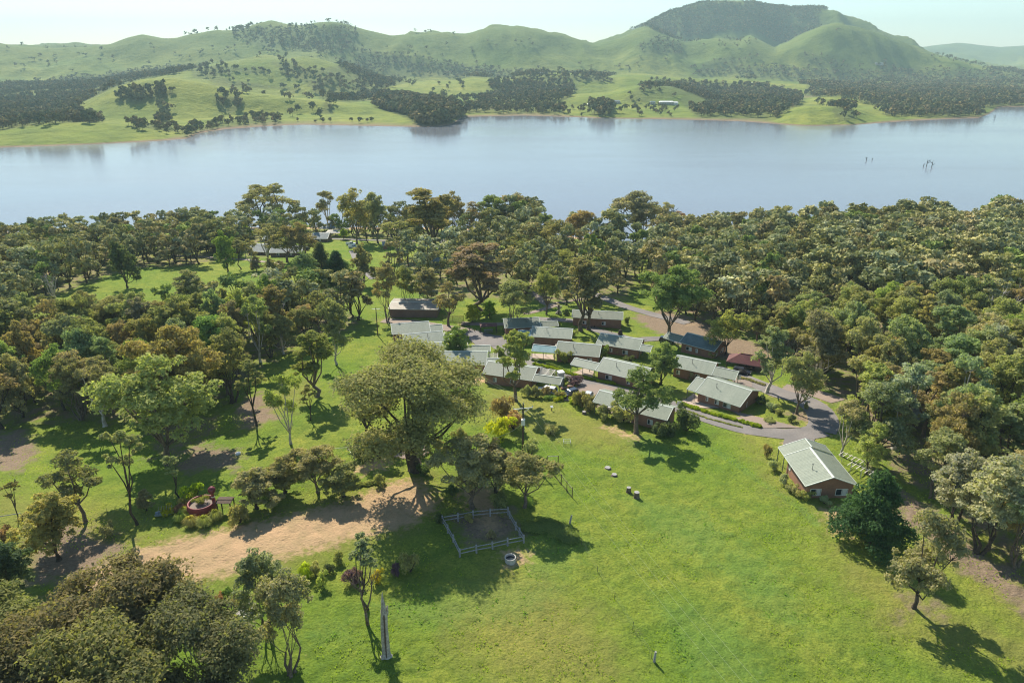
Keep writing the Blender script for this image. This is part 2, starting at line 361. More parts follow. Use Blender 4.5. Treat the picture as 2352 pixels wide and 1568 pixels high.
# ---------------------------------------------------------------- setting
def s2(x, y): return (x / 1.7415, y / 1.7415)          # photo pixels -> V
def inpoly(vx, vy, P):
    c = np.zeros(vx.shape, bool); n = len(P)
    for i in range(n):
        x1, y1 = P[i]; x2, y2 = P[(i + 1) % n]
        if y1 == y2: continue
        c ^= ((y1 > vy) != (y2 > vy)) & (vx < (x2 - x1) * (vy - y1) / (y2 - y1) + x1)
    return c
def segd(vx, vy, P, closed=True):
    d = np.full(vx.shape, 1e9); n = len(P)
    for i in range(n if closed else n - 1):
        x1, y1 = P[i]; x2, y2 = P[(i + 1) % n]; L = (x2 - x1) ** 2 + (y2 - y1) ** 2 + 1e-9
        t = np.clip(((vx - x1) * (x2 - x1) + (vy - y1) * (y2 - y1)) / L, 0, 1)
        d = np.minimum(d, np.hypot(vx - x1 - t * (x2 - x1), vy - y1 - t * (y2 - y1)))
    return d
def wpoly(P, f=None): return [tuple(G(a, b, 0, f))[:2] for a, b in P]
def soft(x, y, PW, w):
    """1 inside a ground polygon, fading over w metres either side of its edge"""
    xs = [p[0] for p in PW]; ys = [p[1] for p in PW]; r = np.zeros(x.shape)
    k = (x > min(xs) - w) & (x < max(xs) + w) & (y > min(ys) - w) & (y < max(ys) + w)
    if k.any():
        s = np.where(inpoly(x[k], y[k], PW), 1, -1); r[k] = np.clip(.5 + .5 * s * segd(x[k], y[k], PW) / w, 0, 1)
    return r
WOODS = {
 'upper_left': [(-220,585),(-220,730),(0,718),(90,700),(180,662),(300,618),(420,612),(520,596),(560,560),(500,545),(380,545),(200,560),(0,572)],
 'left': [(-260,790),(-260,1000),(30,985),(80,975),(200,975),(330,985),(430,945),(520,930),(565,890),(600,850),(660,815),(740,785),(830,755),(850,730),(760,705),(670,712),(600,750),(480,765),(330,775),(200,770),(60,750),(0,740)],
 'left_inner': [(320,985),(330,1060),(440,1070),(520,980),(530,935)],
 'right': [(1500,560),(1480,640),(1500,690),(1590,735),(1690,760),(1760,800),(1850,880),(1930,930),(1960,1010),(2010,1080),(2120,1130),(2230,1240),(2352,1330),(2600,1480),(2800,1300),(2800,560),(2352,545),(2000,545),(1700,560)],
 'shore': [(440,560),(560,535),(640,525),(900,530),(1060,530),(1250,535),(1260,560),(1090,560),(1000,560),(880,562),(760,548),(600,560),(560,585),(440,590)],
 'lake_lawn': [(540,590),(760,590),(1100,600),(1240,590),(1240,570),(1100,590),(900,600),(860,590),(560,575)],
 'centre': [(900,600),(900,640),(980,690),(1150,690),(1300,700),(1450,690),(1480,640),(1480,570),(1300,560),(1100,575)],
}
GLADES = [[(1830,690),(1850,735),(1950,760),(1990,730),(1900,690)], [(1790,610),(1830,640),(1870,620),(1830,600)]]
DIRT = [[(190,1318),(320,1258),(480,1222),(640,1188),(800,1152),(900,1108),(960,1100),(1010,1150),(940,1208),(820,1236),(700,1266),(560,1304),(410,1338),(300,1385),(150,1440),(0,1500),(-120,1600),(-120,1500),(60,1420),(140,1350)],
        [(812,1072),(880,1046),(892,1068),(868,1080),(812,1088)], [(1895,1165),(1925,1165),(1945,1230),(1915,1215)], [s2(1840,1960),s2(1960,1940),s2(2000,2080),s2(1960,2140)], [(1160,1270),(1200,1262),(1210,1285),(1170,1300)], [(1085,862),(1115,858),(1122,876),(1090,880)],
        [c5(560,1450), c5(640,1430), c5(900,1560), c5(880,1590), c5(700,1520)]]
DRY = [[(1870,1160),(1960,1250),(2100,1350),(2230,1420),(2400,1470),(2400,1600),(2200,1500),(2040,1440),(1930,1340)], [(2100,1180),(2352,1330),(2352,1440),(2150,1290)], [(1120,880),(1290,930),(1420,985),(1440,1030),(1200,1000),(1110,960)],
       [(20,1120),(300,1180),(330,1230),(200,1300),(60,1350),(-60,1350),(-60,1120)], [(1180,1290),(1380,1420),(1440,1568),(1150,1568),(1000,1400)], [(560,930),(620,900),(720,870),(700,930),(560,990)], [(1700,990),(1760,1000),(1810,1150),(1760,1080)],
       [(300,1230),(1000,1080),(1040,1180),(600,1330),(300,1400)], [c6(340,530), c6(560,590), c6(760,740), c6(580,720), c6(380,600)], [c5(1300,1100), c5(1560,970), c5(1600,1000), c5(1400,1180)]]
WEED = [[(1212,1205),(1262,1192),(1330,1225),(1340,1250),(1270,1262),(1215,1240)], [(1200,1240),(1340,1250),(1300,1330),(1200,1330)], [(860,1390),(980,1350),(1180,1330),(1300,1350),(1200,1420),(960,1440)], [(700,1440),(800,1420),(810,1470),(720,1480)],
        [(1440,1140),(1620,1170),(1690,1260),(1640,1300),(1500,1230)], [(1700,1240),(1800,1320),(1860,1450),(1760,1420),(1650,1300)], [(1500,1370),(1700,1420),(1760,1568),(1600,1568)], [(1440,1010),(1480,1000),(1560,1040),(1500,1060)]]
LITTER_SHADE = [[(1045,1185),(1100,1180),(1180,1175),(1205,1225),(1150,1240),(1075,1250)], [c5(850,300), c5(1150,480), c5(1300,560), c5(1700,700), c5(2200,900), c5(2400,700), c5(1700,380), c5(1200,230)], [(2010,1080),(2230,1240),(2380,1350),(2380,1420),(2200,1300),(2060,1190)], [(540,930),(600,900),(640,960),(560,985)], [(440,1020),(560,1040),(540,1075),(400,1080)],  # first patch: paddock's dark brown earth, with tree shade painted into its colour
          [(0,990),(60,990),(90,1040),(40,1080),(-40,1080)], [(100,1180),(230,1230),(280,1250),(200,1350),(60,1330)], [(1790,940),(1850,945),(1880,985),(1830,965)], [(2080,1370),(2150,1390),(2140,1420),(2085,1410)]]
ROADS = [([(1068,762),(1100,768),(1128,778),(1160,800),(1222,832),(1263,857),(1329,872),(1417,897),(1560,935),(1637,963),(1700,981),(1753,990),(1800,996),(1841,996),(1884,988)], 5.4, 'asphalt'),
 ([(1884,990),(1892,968),(1876,938),(1841,916),(1797,905),(1753,887),(1694,864),(1640,845)], 6.0, 'asphalt'),
 ([(1841,1000),(1832,1020),(1836,1040)], 5.5, 'asphalt'), ([(1925,921),(1870,902),(1800,888)], 5, 'drive'),
 ([(1225,731),(1263,733),(1325,738),(1369,757),(1420,770),(1461,779),(1518,777),(1570,786),(1640,800)], 4.2, 'asphalt'),
 ([(1350,670),(1395,687),(1439,704),(1500,722),(1580,742)], 5.0, 'asphalt'), ([(1228,668),(1240,686),(1256,699),(1275,700),(1240,712),(1205,720)], 2.4, 'drive'),
 ([(1256,699),(1300,692),(1340,686)], 1.2, 'drive'), ([(880,735),(960,742),(1020,752),(1080,760)], 5, 'drive'), ([(1060,742),(1120,744),(1230,744)], 3, 'drive'),
 ([(400,586),(470,590),(556,595),(600,600),(650,606)], 3.0, 'drive'), ([(980,543),(1010,552),(1063,570)], 5.0, 'asphalt'), ([(760,548),(900,552),(1000,552)], 4.5, 'asphalt'), ([(810,575),(830,610),(860,640)], 4, 'asphalt')]
AREAS = [([c4(985,465), c4(1110,475), c4(1380,515), c4(1370,600), c4(1230,610), c4(1050,595), c4(985,540)], 'asphalt'),
 ([c5(60,1170), c5(130,1120), c5(330,1010), c5(520,1010), c5(740,1070), c5(740,1130), c5(520,1080), c5(460,1140), c5(460,1200), c5(260,1190)], 'drive'),
 ([c5(1990,1290), c6(50,670), c6(280,725), c6(600,806), c6(300,806), c6(0,735), c5(2000,1350)], 'drive'),
 ([c5(1380,1190), c5(1500,1110), c5(1660,1180), c5(1770,1260), c5(1560,1260)], 'slab'), ([c5(225,905), c5(350,845), c5(460,875), c5(440,945), c5(290,930)], 'slab'),
 ([c4(1630,690), c4(1860,700), c4(1870,755), c4(1640,735)], 'slab'), ([c4(1545,535), c4(1630,545), c4(1630,572), c4(1570,562)], 'slab'),
 ([c6(0,380), c6(110,370), c6(215,460), c6(210,490), c6(60,440)], 'drive'), ([c5(450,1220), c5(540,1190), c5(680,1260), c5(660,1320), c5(560,1300)], 'slab')]
ROADW = [([tuple(G(a, b))[:2] for a, b in P], w, m) for P, w, m in ROADS]
AREAW = [(wpoly(P), m) for P, m in AREAS]
def roadmask(x, y):
    r = np.zeros(x.shape)
    for P, w, m in ROADW:
        xs = [p[0] for p in P]; ys = [p[1] for p in P]; k = (x > min(xs) - 9) & (x < max(xs) + 9) & (y > min(ys) - 9) & (y < max(ys) + 9)
        if k.any(): r[k] = np.maximum(r[k], np.clip(1 - (segd(x[k], y[k], P, False) - w / 2 - .4) / .6, 0, 1))
    for P, m in AREAW: r = np.maximum(r, soft(x, y, P, 1.0) > 0.01)
    return r
def near_ground():
    us = np.arange(-1.15, 1.1501, .006); ys = np.exp(np.arange(math.log(22), math.log(640), .0072))
    y, u = np.meshgrid(ys, us, indexing='ij'); x = u * y; x = x.ravel(); y = y.ravel()
    z = E(x, y); rm = roadmask(x, y)
    at = {}
    def msk(L, w, extra=()):
        r = np.zeros(x.shape)
        for P in list(L) + list(extra): r = np.maximum(r, soft(x, y, wpoly(P), w))
        return r
    lit = msk(LITTER_SHADE, 4)
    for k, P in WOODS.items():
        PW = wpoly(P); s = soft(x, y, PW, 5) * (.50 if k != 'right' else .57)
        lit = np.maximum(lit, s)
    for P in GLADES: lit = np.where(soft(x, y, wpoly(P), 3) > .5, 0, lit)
    lit = np.where(y > 330, lit * .9, lit)
    dirt = msk(DIRT, 3); shore = np.clip((2.0 - z) / 1.5, 0, 1) * (y > 300); dirt = np.maximum(dirt, shore * 1.1)
    dirt = np.maximum(dirt, np.where((y < 260), rm * .35, 0))
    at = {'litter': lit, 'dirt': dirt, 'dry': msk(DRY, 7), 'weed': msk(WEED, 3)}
    fd = np.full(x.shape, 99.); kk = (y > 60) & (y < 220); fd[kk] = segd(x[kk], y[kk], [tuple(G(a, b_))[:2] for a, b_ in ((1600,1008),(1640,1030),(1690,1062),(1740,1100),(1790,1132),(1838,1162),(1875,1200))], False)
    z = z - .32 * np.exp(-(fd / .55) ** 2); at['weed'] = np.maximum(at['weed'], np.exp(-(fd / .7) ** 2) * 1.4)
    rel = (1 - rm) * (.30 * fbm(x * .95, y * .95, 3) + .25 * fbm(x / 7, y / 7, 2)) * np.clip((300 - y) / 150, 0, 1); z = z + rel
    nx, ny = len(us), len(ys); i = np.arange(ny - 1)[:, None] * nx + np.arange(nx - 1)[None]
    f = np.stack([i, i + 1, i + 1 + nx, i + nx], -1).reshape(-1, 4)
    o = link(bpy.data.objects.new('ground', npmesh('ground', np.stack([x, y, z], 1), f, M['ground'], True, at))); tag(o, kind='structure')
near_ground()
def sheets():
    def gz(x, y): return float(E(x, y))
    order = {'drive': .07, 'asphalt': .085, 'slab': .10}
    for n, (P, w, m) in enumerate(ROADW):
        pts = [Vector(p) for p in P]; fine = []
        for i in range(len(pts) - 1):                     # Catmull-Rom through the surveyed points
            p0 = pts[max(i - 1, 0)]; p1 = pts[i]; p2 = pts[i + 1]; p3 = pts[min(i + 2, len(pts) - 1)]; k = max(2, int((p2 - p1).length / 1.2))
            for j in range(k):
                t = j / k; fine.append(.5 * ((2 * p1) + (p2 - p0) * t + (2 * p0 - 5 * p1 + 4 * p2 - p3) * t * t + (3 * p1 - p0 - 3 * p2 + p3) * t ** 3))
        fine.append(pts[-1]); b = MB(); c = 7; off = order[m] + n * .0045
        for i, p in enumerate(fine):
            d = (fine[min(i + 1, len(fine) - 1)] - fine[max(i - 1, 0)]).normalized(); nn = Vector((-d.y, d.x))
            ww = w * (1 + .12 * float(fbm(i * .21, n * 3.3, 3)))
            for k in range(c):
                q = p + nn * (k / (c - 1) - .5) * ww; b.v.append((q.x, q.y, gz(q.x, q.y) + off))
        for i in range(len(fine) - 1):
            for k in range(c - 1): a = i * c + k; b.f.append((a, a + 1, a + 1 + c, a + c))
        tag(b.build('road' if w > 3.5 else 'path', M[m], smooth=True), kind='structure')
    for n, (P, m) in enumerate(AREAW):
        bm = bmesh.new(); vs = [bm.verts.new((*p, 0)) for p in P]; bm.faces.new(vs)
        bmesh.ops.triangulate(bm, faces=bm.faces[:])
        for _ in range(3): bmesh.ops.subdivide_edges(bm, edges=bm.edges[:], cuts=1, use_grid_fill=True)
        off = {'drive': .13, 'asphalt': .14, 'slab': .16}[m] + n * .004
        for v in bm.verts: v.co.z = gz(v.co.x, v.co.y) + off
        me = bpy.data.meshes.new('paved_area'); bm.normal_update()
        if bm.faces[:][0].normal.z < 0: bmesh.ops.reverse_faces(bm, faces=bm.faces[:])
        bm.to_mesh(me); bm.free(); me.materials.append(M[m])
        tag(link(bpy.data.objects.new({'drive': 'driveway', 'asphalt': 'parking_area', 'slab': 'concrete_slab'}[m], me)), kind='structure')
sheets()
# far trees: where the photo shows woods on the far side (V polygons, metres between trees, tree height)
FARW = [
 ([(-300,200),(60,188),(140,180),(230,172),(300,158),(420,150),(440,160),(330,180),(260,203),(180,240),(215,275),(190,280),(100,284),(0,300),(-300,320)], 13, 12),
 ([(180,262),(215,262),(215,282),(150,282)], 9, 12), ([(275,205),(330,195),(370,200),(405,215),(380,232),(330,238),(310,240),(270,235)], 9, 13),
 ([(500,222),(555,220),(560,250),(520,262),(500,255)], 12, 13), ([(365,255),(385,250),(390,285),(365,285)], 10, 14), ([(290,290),(420,305),(440,316),(470,318),(470,300),(330,280)], 14, 9),
 ([(430,310),(520,296),(640,288),(640,275),(600,262),(520,278),(440,292)], 15, 9), ([(640,283),(760,280),(900,285),(900,278),(640,276)], 26, 7), ([(740,235),(762,235),(765,262),(738,262)], 9, 14),
 ([(435,150),(520,152),(600,160),(640,178),(560,165),(500,172),(560,195),(500,190),(440,175)], 20, 12), ([(470,195),(640,205),(700,215),(690,205),(560,185)], 22, 11),
 ([(410,135),(470,112),(560,128),(640,128),(700,122),(760,126),(770,110),(700,95),(620,88),(560,100),(470,118)], 26, 14), ([(540,62),(700,62),(800,60),(830,100),(790,125),(700,118),(600,110),(560,90)], 19, 14),
 ([(620,140),(720,160),(780,150),(850,165),(900,190),(860,230),(800,236),(740,228),(700,190),(660,175)], 17, 13), ([(770,130),(850,150),(900,170),(930,192),(880,200),(800,160)], 17, 13),
 ([(780,95),(880,120),(1000,145),(1100,150),(1250,170),(1380,172),(1420,188),(1250,185),(1120,178),(1000,178),(900,175),(830,150),(800,120)], 17, 13),
 ([(862,222),(960,238),(1040,252),(1062,272),(1040,286),(960,292),(930,270),(880,250)], 7, 17), ([(1050,258),(1160,262),(1300,262),(1300,240),(1240,215),(1280,205),(1180,200),(1100,225)], 17, 13),
 ([(1120,190),(1190,185),(1300,185),(1330,205),(1300,232),(1220,225),(1160,230)], 14, 13), ([(930,190),(1100,195),(1150,235),(1060,258),(980,235)], 34, 12), ([(1200,262),(1290,266),(1290,250),(1200,250)], 15, 12),
 ([(1360,235),(1400,245),(1400,268),(1360,268)], 10, 14), ([(1570,190),(1680,190),(1800,205),(1850,230),(1800,262),(1780,276),(1700,275),(1600,270),(1560,232)], 13, 13), ([(1480,185),(1600,185),(1580,200),(1560,220),(1470,236),(1430,232),(1450,215)], 17, 10),
 ([(1590,175),(1700,178),(1900,192),(2100,205),(2352,215),(2700,215),(2700,155),(2300,152),(2260,160),(2120,158),(1960,160),(1860,162),(1760,155),(1680,150)], 21, 13),
 ([(1850,190),(2100,205),(2352,215),(2700,215),(2700,246),(2352,240),(2260,252),(2180,256),(2050,250),(1940,222),(1850,222)], 16, 13),
 ([(2080,248),(2240,252),(2270,258),(2260,272),(2100,268),(2020,262)], 14, 12), ([(1910,246),(1955,240),(1965,272),(1925,280)], 12, 13),
 ([(1440,72),(1480,50),(1560,15),(1620,2),(1750,8),(1885,16),(1880,60),(1850,75),(1800,100),(1780,95),(1760,88),(1710,70),(1660,76),(1610,88),(1560,88),(1520,74),(1480,58)], 14, 13),
 ([(1490,85),(1560,95),(1560,125),(1480,125),(1450,105)], 17, 12), ([(1560,95),(1660,92),(1700,86),(1740,98),(1700,110),(1600,115)], 34, 12), ([(1835,120),(1900,125),(1960,150),(1950,165),(1870,155),(1820,130)], 19, 13),
 ([(2000,140),(2050,140),(2070,160),(2020,162)], 22, 12), ([(1620,140),(1750,125),(1720,142),(1680,150),(1620,175),(1600,168)], 18, 12), ([(2100,120),(2260,145),(2300,158),(2250,156),(2150,145)], 40, 13),
 ([(1820,70),(1880,55),(2000,75),(2100,115),(2000,90),(1900,70)], 55, 12), ([(1300,130),(2200,150),(2200,165),(1300,170)], 70, 14), ([(0,110),(1300,90),(1300,170),(0,200)], 75, 14), ([(200,190),(900,220),(900,270),(300,270)], 62, 14),
 ([(1440,205),(1560,205),(1560,232),(1440,240)], 40, 9), ([(1290,238),(1560,238),(1560,268),(1290,268)], 26, 8), ([(1800,235),(2100,240),(2100,275),(1800,275)], 60, 12), ([(400,60),(800,45),(1060,78),(1060,84),(800,62),(400,88)], 60, 13),
]
def blob(seed, n=70, wood=True):
    """a small tree 1 high and about .8 wide, made of loose leaf clumps"""
    r = np.random.RandomState(seed); V = []; C = []
    cl = r.randn(7, 3) * (.18, .18, .12) + (0, 0, .62); rad = r.uniform(.16, .27, 7)
    for i in range(n):
        k = r.randint(7); d = r.randn(3); d[2] = abs(d[2]) if r.rand() < .75 else d[2]; d /= np.linalg.norm(d)
        p = cl[k] + d * rad[k] * r.uniform(.8, 1.1); t = np.cross(d, r.randn(3)); t /= np.linalg.norm(t); b = np.cross(d, t) + d * r.uniform(-.4, .4)
        s = r.uniform(.115, .19); V += [p + t * s, p - t * s * .6 + b * s, p - t * s * .6 - b * s]; C += [r.rand()] * 3
    if wood:
        for a in (0, 2.1, 4.2):
            u = np.array([math.cos(a), math.sin(a), 0]) * .025; w = np.array([math.cos(a + 2.1), math.sin(a + 2.1), 0]) * .025
            V += [u, w, (0, 0, .6)]; C += [.1] * 3
    return np.array(V, float), np.array(C)
FTINT = np.array([(.15, .14, .07), (.12, .125, .065), (.16, .135, .075), (.10, .115, .07), (.17, .14, .08)])
def scatter(polys, f, yr):
    out = []
    for P, sp, h in polys:
        if f is F: sp *= 1.0 if sp in (7, 14, 21, 16) else 1.22; h *= 1.08
        PW = np.array([tuple(G(a, b, 0, f)) for a, b in P]); x0, y0 = PW[:, :2].min(0); x1, y1 = PW[:, :2].max(0)
        x1 = min(x1, 2600); x0 = max(x0, -2600)
        nx = max(1, int((x1 - x0) / sp)); ny = max(1, int((y1 - y0) / sp)); X, Y = np.meshgrid(x0 + (np.arange(nx) + .5) * sp, y0 + (np.arange(ny) + .5) * sp)
        X = X.ravel() + RNG.uniform(-.5, .5, X.size) * sp; Y = Y.ravel() + RNG.uniform(-.5, .5, Y.size) * sp; Z = f(X, Y)
        vx, vy, d = proj(X, Y, Z); vx = vx + 34 * fbm(X / 130 + 3, Y / 200, 3); vy = vy + 12 * fbm(X / 150 + 40, Y / 260 + 9, 3); k = inpoly(vx, vy, P) & (Z > .8) & (Y > yr[0]) & (Y < yr[1])
        k &= fbm(X / 75, Y / 75, 3) > (-.5 if sp in (7, 21) else -.46 if sp == 14 else -.33 if sp < 24 else -.12)
        out.append(np.stack([X[k], Y[k], Z[k], np.full(k.sum(), h)], 1))
    return np.vstack(out)
def join(pts, vars_, tints, mat, name, scl=None, squash=1.0, **kw):
    Vs = []; T = []; A = []
    sel = RNG.randint(len(vars_), size=len(pts)); rot = RNG.uniform(0, 6.28, len(pts)); hs = pts[:, 3] * (RNG.uniform(.7, 1.3, len(pts)) if scl is None else scl)
    tt = tints[RNG.randint(len(tints), size=len(pts))] * RNG.uniform(.8, 1.2, (len(pts), 1))
    ws = RNG.uniform(.85, 1.3, len(pts)) * squash
    for s in range(len(vars_)):
        i = np.where(sel == s)[0]; V, C = vars_[s][:2]; c = np.cos(rot[i])[:, None]; n = np.sin(rot[i])[:, None]
        x = V[None, :, 0]; y = V[None, :, 1]; h = hs[i][:, None]; w = (hs[i] * ws[i])[:, None]
        P = np.stack([(x * c - y * n) * w + pts[i, 0:1], (x * n + y * c) * w + pts[i, 1:2], V[None, :, 2] * h + pts[i, 2:3]], -1)
        Vs.append(P.reshape(-1, 3)); A.append(np.tile(C, len(i)))
        if len(vars_[s]) > 2: t = np.where(vars_[s][2][None, :, None] > .5, np.array((.10, .08, .06))[None, None], tt[i][:, None]); T.append(t.reshape(-1, 3))
        else: T.append(np.repeat(tt[i], len(V), 0))
    V = np.vstack(Vs); f = np.arange(len(V)).reshape(-1, 3)
    o = link(bpy.data.objects.new(name, npmesh(name, V, f, mat, False, {'tint': np.vstack(T), 'var': np.concatenate(A)}))); return tag(o, **kw)
def far_side():
    px = np.arange(-200, 1224.1, 2.9); ys = np.concatenate([np.arange(690, 1900, 9.), np.exp(np.arange(math.log(1900), math.log(10500), .0085))])
    u = (px - 512) / 645.0; y, uu = np.meshgrid(ys, u, indexing='ij'); x = (uu * y).ravel(); y = y.ravel(); z = F(x, y)
    lit = np.zeros(x.shape); vx, vy, d = proj(x, y, z)
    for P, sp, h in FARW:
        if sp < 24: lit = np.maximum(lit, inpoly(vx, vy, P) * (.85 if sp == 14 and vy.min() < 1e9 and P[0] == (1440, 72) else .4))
    nx, ny = len(u), len(ys); i = np.arange(ny - 1)[:, None] * nx + np.arange(nx - 1)[None]
    f = np.stack([i, i + 1, i + 1 + nx, i + nx], -1).reshape(-1, 4)
    tag(link(bpy.data.objects.new('hills', npmesh('hills', np.stack([x, y, z], 1), f, M['hill'], True, {'litter': lit}))), kind='structure')
    pts = scatter(FARW, F, (800, 5400))
    near = pts[:, 1] < 2300; print('FAR TREES', len(pts), near.sum())
    join(pts[near], [blob(i, 52) for i in range(6)], FTINT, M['leafF'], 'far_shore_trees', kind='stuff', label='dark trees scattered and massed on the green slopes across the lake', cat='trees')
    join(pts[~near], [blob(i, 19, False) for i in range(6)], FTINT, M['leafF'], 'hill_forest', kind='stuff', squash=1.25, label='dark forest and scattered trees on the high hills beyond the lake', cat='forest')
far_side()
b = MB(); b.add([(-1600, 200, 0), (1600, 200, 0), (3600, 2600, 0), (-3600, 2600, 0)], [(0, 1, 2, 3)]); tag(b.build('lake_water', M['water']), kind='structure')
# haze: one closed box of even air
def haze():
    m = bpy.data.materials.new('haze'); m.use_nodes = True; n = m.node_tree; n.nodes.clear(); o = N(n, 'OutputMaterial'); v = N(n, 'VolumePrincipled')
    v.inputs['Color'].default_value = (.60, .83, .87, 1); v.inputs['Density'].default_value = 1.02e-4; v.inputs['Anisotropy'].default_value = .0
    n.links.new(v.outputs[0], o.inputs['Volume']); b = MB(); b.box(-9500, 9500, -40, 11200, -30, 620)
    tag(b.build('haze', m), kind='stuff', label='thin blue haze over the lake and hills', cat='haze')
haze()
# ---------------------------------------------------------------- trees
def leaves(r, centres, rads, n, L, up=.65, flat=.78, droop=.5, jit=.25):
    """loose leaf sprays round each clump centre, as single triangles; 'var' is the leaf's own tone"""
    k = len(centres); per = np.maximum(4, (n * (rads ** 2) / (rads ** 2).mean()).astype(int)); idx = np.repeat(np.arange(k), per); m = len(idx)
    d = r.randn(m, 3); flip = (d[:, 2] < 0) & (r.rand(m) < up); d[flip, 2] *= -1; d /= np.linalg.norm(d, axis=1)[:, None]
    lump = 1 + .22 * np.sin(d[:, 0] * 5 + idx) * np.sin(d[:, 1] * 5 + idx * 2) + .15 * np.sin(d[:, 2] * 9 + idx)
    p = centres[idx] + d * (rads[idx] * r.uniform(.55, 1.08, m) ** .7 * lump)[:, None] * (1, 1, flat)
    nrm = d + r.randn(m, 3) * .75 + (0, 0, .55); nrm /= np.linalg.norm(nrm, axis=1)[:, None]
    t = r.randn(m, 3) * .8; t[:, 2] -= droop; t -= nrm * (t * nrm).sum(1)[:, None]; t /= np.linalg.norm(t, axis=1)[:, None] + 1e-6
    b = np.cross(nrm, t); s = L * r.uniform(.7, 1.3, m)[:, None]
    V = np.stack([p + t * s * .62, p - t * s * .38 + b * s * .34, p - t * s * .38 - b * s * .34], 1).reshape(-1, 3)
    cv = r.uniform(.3, .7, k); var = np.clip(cv[idx] + r.uniform(-jit, jit, m), 0, 1)
    return V, np.repeat(var, 3)
def tree_data(seed, H=15., R=5., cb=.35, nc=110, n=95, L=.42, style='spread', stems=1, sides=6, limbs=6, r0=None, twigs=.5, lob=(.27, .46)):
    """crown grown from limb ends: each limb carries an uneven lobe of many small leaf clumps"""
    r = np.random.RandomState(seed); TI = []; TR = []; C = []; RR = []; own = []
    for i in range(limbs):
        a = i * 2.4 + r.uniform(-.5, .5); t = (i + r.uniform(0, 1)) / limbs; q = R * r.uniform(.30, .72) * (1 - .45 * t)
        zt = {'spread': r.uniform(.16, .82), 'open': r.uniform(.2, .82), 'tall': .06 + .80 * t, 'dense': .08 + .70 * t, 'multi': .1 + .75 * t}.get(style, .5)
        if i == 0: q *= .3; zt = .84
        TI.append(np.array([math.cos(a) * q, math.sin(a) * q, H * (cb + (1 - cb) * zt)])); TR.append(R * r.uniform(*lob) * (1.12 if style == 'dense' else 1))
    w = np.array(TR) ** 2; per = np.maximum(3, (nc * w / w.sum()).astype(int))
    for i in range(limbs):
        for _ in range(per[i]):
            d = r.randn(3); d[2] = abs(d[2]) - (.75 if r.rand() < .5 else 0); d /= np.linalg.norm(d); C.append(TI[i] + d * TR[i] * r.uniform(.35, 1.05) * (1, 1, min(1.3, .9 * H / (2.6 * R)))); RR.append(R * r.uniform(.085, .17)); own.append(i)
    C = np.array(C); RR = np.array(RR); own = np.array(own); s_ = (H - RR.mean()) / max(C[:, 2].max(), 1e-6); C[:, 2] *= min(s_, 1.15); TI = [t * (1, 1, min(s_, 1.15)) for t in TI]
    lv, lc = leaves(r, C, RR, n, L, flat=(.82 if sides > 3 else .95) if style != 'dense' else 1.0)
    b = MB(); r0 = r0 or H * .018 + .06; fork_z = H * cb * r.uniform(.5, .9)
    lean = r.randn(2) * H * .02; base = [np.array([0, 0, -.4])] if stems == 1 else [np.array([math.cos(a), math.sin(a), -.8]) * .5 for a in r.uniform(0, 6.28, stems)]
    for si, bs in enumerate(base):
        rs = r0 * (1 if stems == 1 else .62); mid = np.array([lean[0] * .4 + bs[0] * 1.6, lean[1] * .4 + bs[1] * 1.6, fork_z * .5]) + r.randn(3) * (.018 * H, .018 * H, 0)
        fork = np.array([lean[0] + bs[0] * 2.4, lean[1] + bs[1] * 2.4, fork_z])
        b.tube([bs, bs * .9 + (0, 0, .7), mid, fork], [rs * 1.7, rs * 1.05, rs * .88, rs * .75], sides, False)
        for i in range(limbs):
            if i % len(base) != si: continue
            node = TI[i] - (0, 0, TR[i] * .45); n1 = fork + (node - fork) * .45 + r.randn(3) * .03 * H * (1, 1, .3) - (0, 0, .015 * H)
            lr = rs * min(1, 2.6 / limbs ** .8); b.tube([fork, n1, node], [lr * .85, lr * .62, lr * .38], max(3, sides - 1), False)
            g = np.where(own == i)[0]
            for k in g[r.rand(len(g)) < twigs]:
                e = C[k]; mm = node + (e - node) * .5 + r.randn(3) * .02 * H; b.tube([node, mm, e], [rs * .2, rs * .12, rs * .03], 3, False)
    return b, lv, lc
def conifer_data(seed, H=14., R=5., n=7000, L=.5):
    r = np.random.RandomState(seed); C = []; RR = []
    for k in range(90):
        t = r.rand() ** 1.1; z = H * (.10 + .82 * t); q = R * (1 - t ** 1.6) * r.uniform(.3, .95); a = r.uniform(0, 6.28); C.append((q * math.cos(a), q * math.sin(a), z)); RR.append(R * (.30 - .10 * t) * r.uniform(.8, 1.2))
    lv, lc = leaves(r, np.array(C), np.array(RR), n, L, up=.5, flat=.75, droop=.1); b = MB(); b.tube([(0, 0, -.4), (0, 0, H * .5), (0, 0, H * .97)], [.4, .25, .05], 6, False)
    for c in C[::3]: b.tube([(0, 0, c[2] - .6), c], [.09, .03], 3, False)
    return b, lv, lc
def shrub_data(seed, n=1700, L=.16, lob=8):
    r = np.random.RandomState(seed); C = r.randn(lob, 3) * (.42, .42, .22) + (0, 0, .62); C[:, 2] = np.abs(C[:, 2]); RR = r.uniform(.3, .48, lob)
    lv, lc = leaves(r, C, RR, n // lob, L, flat=.9, droop=.1); lv[:, 2] = np.maximum(lv[:, 2], .01); b = MB()
    for c in C: b.tube([(0, 0, -.1), c * (.5, .5, .5), c], [.05, .03, .01], 3, False)
    return b, lv, lc
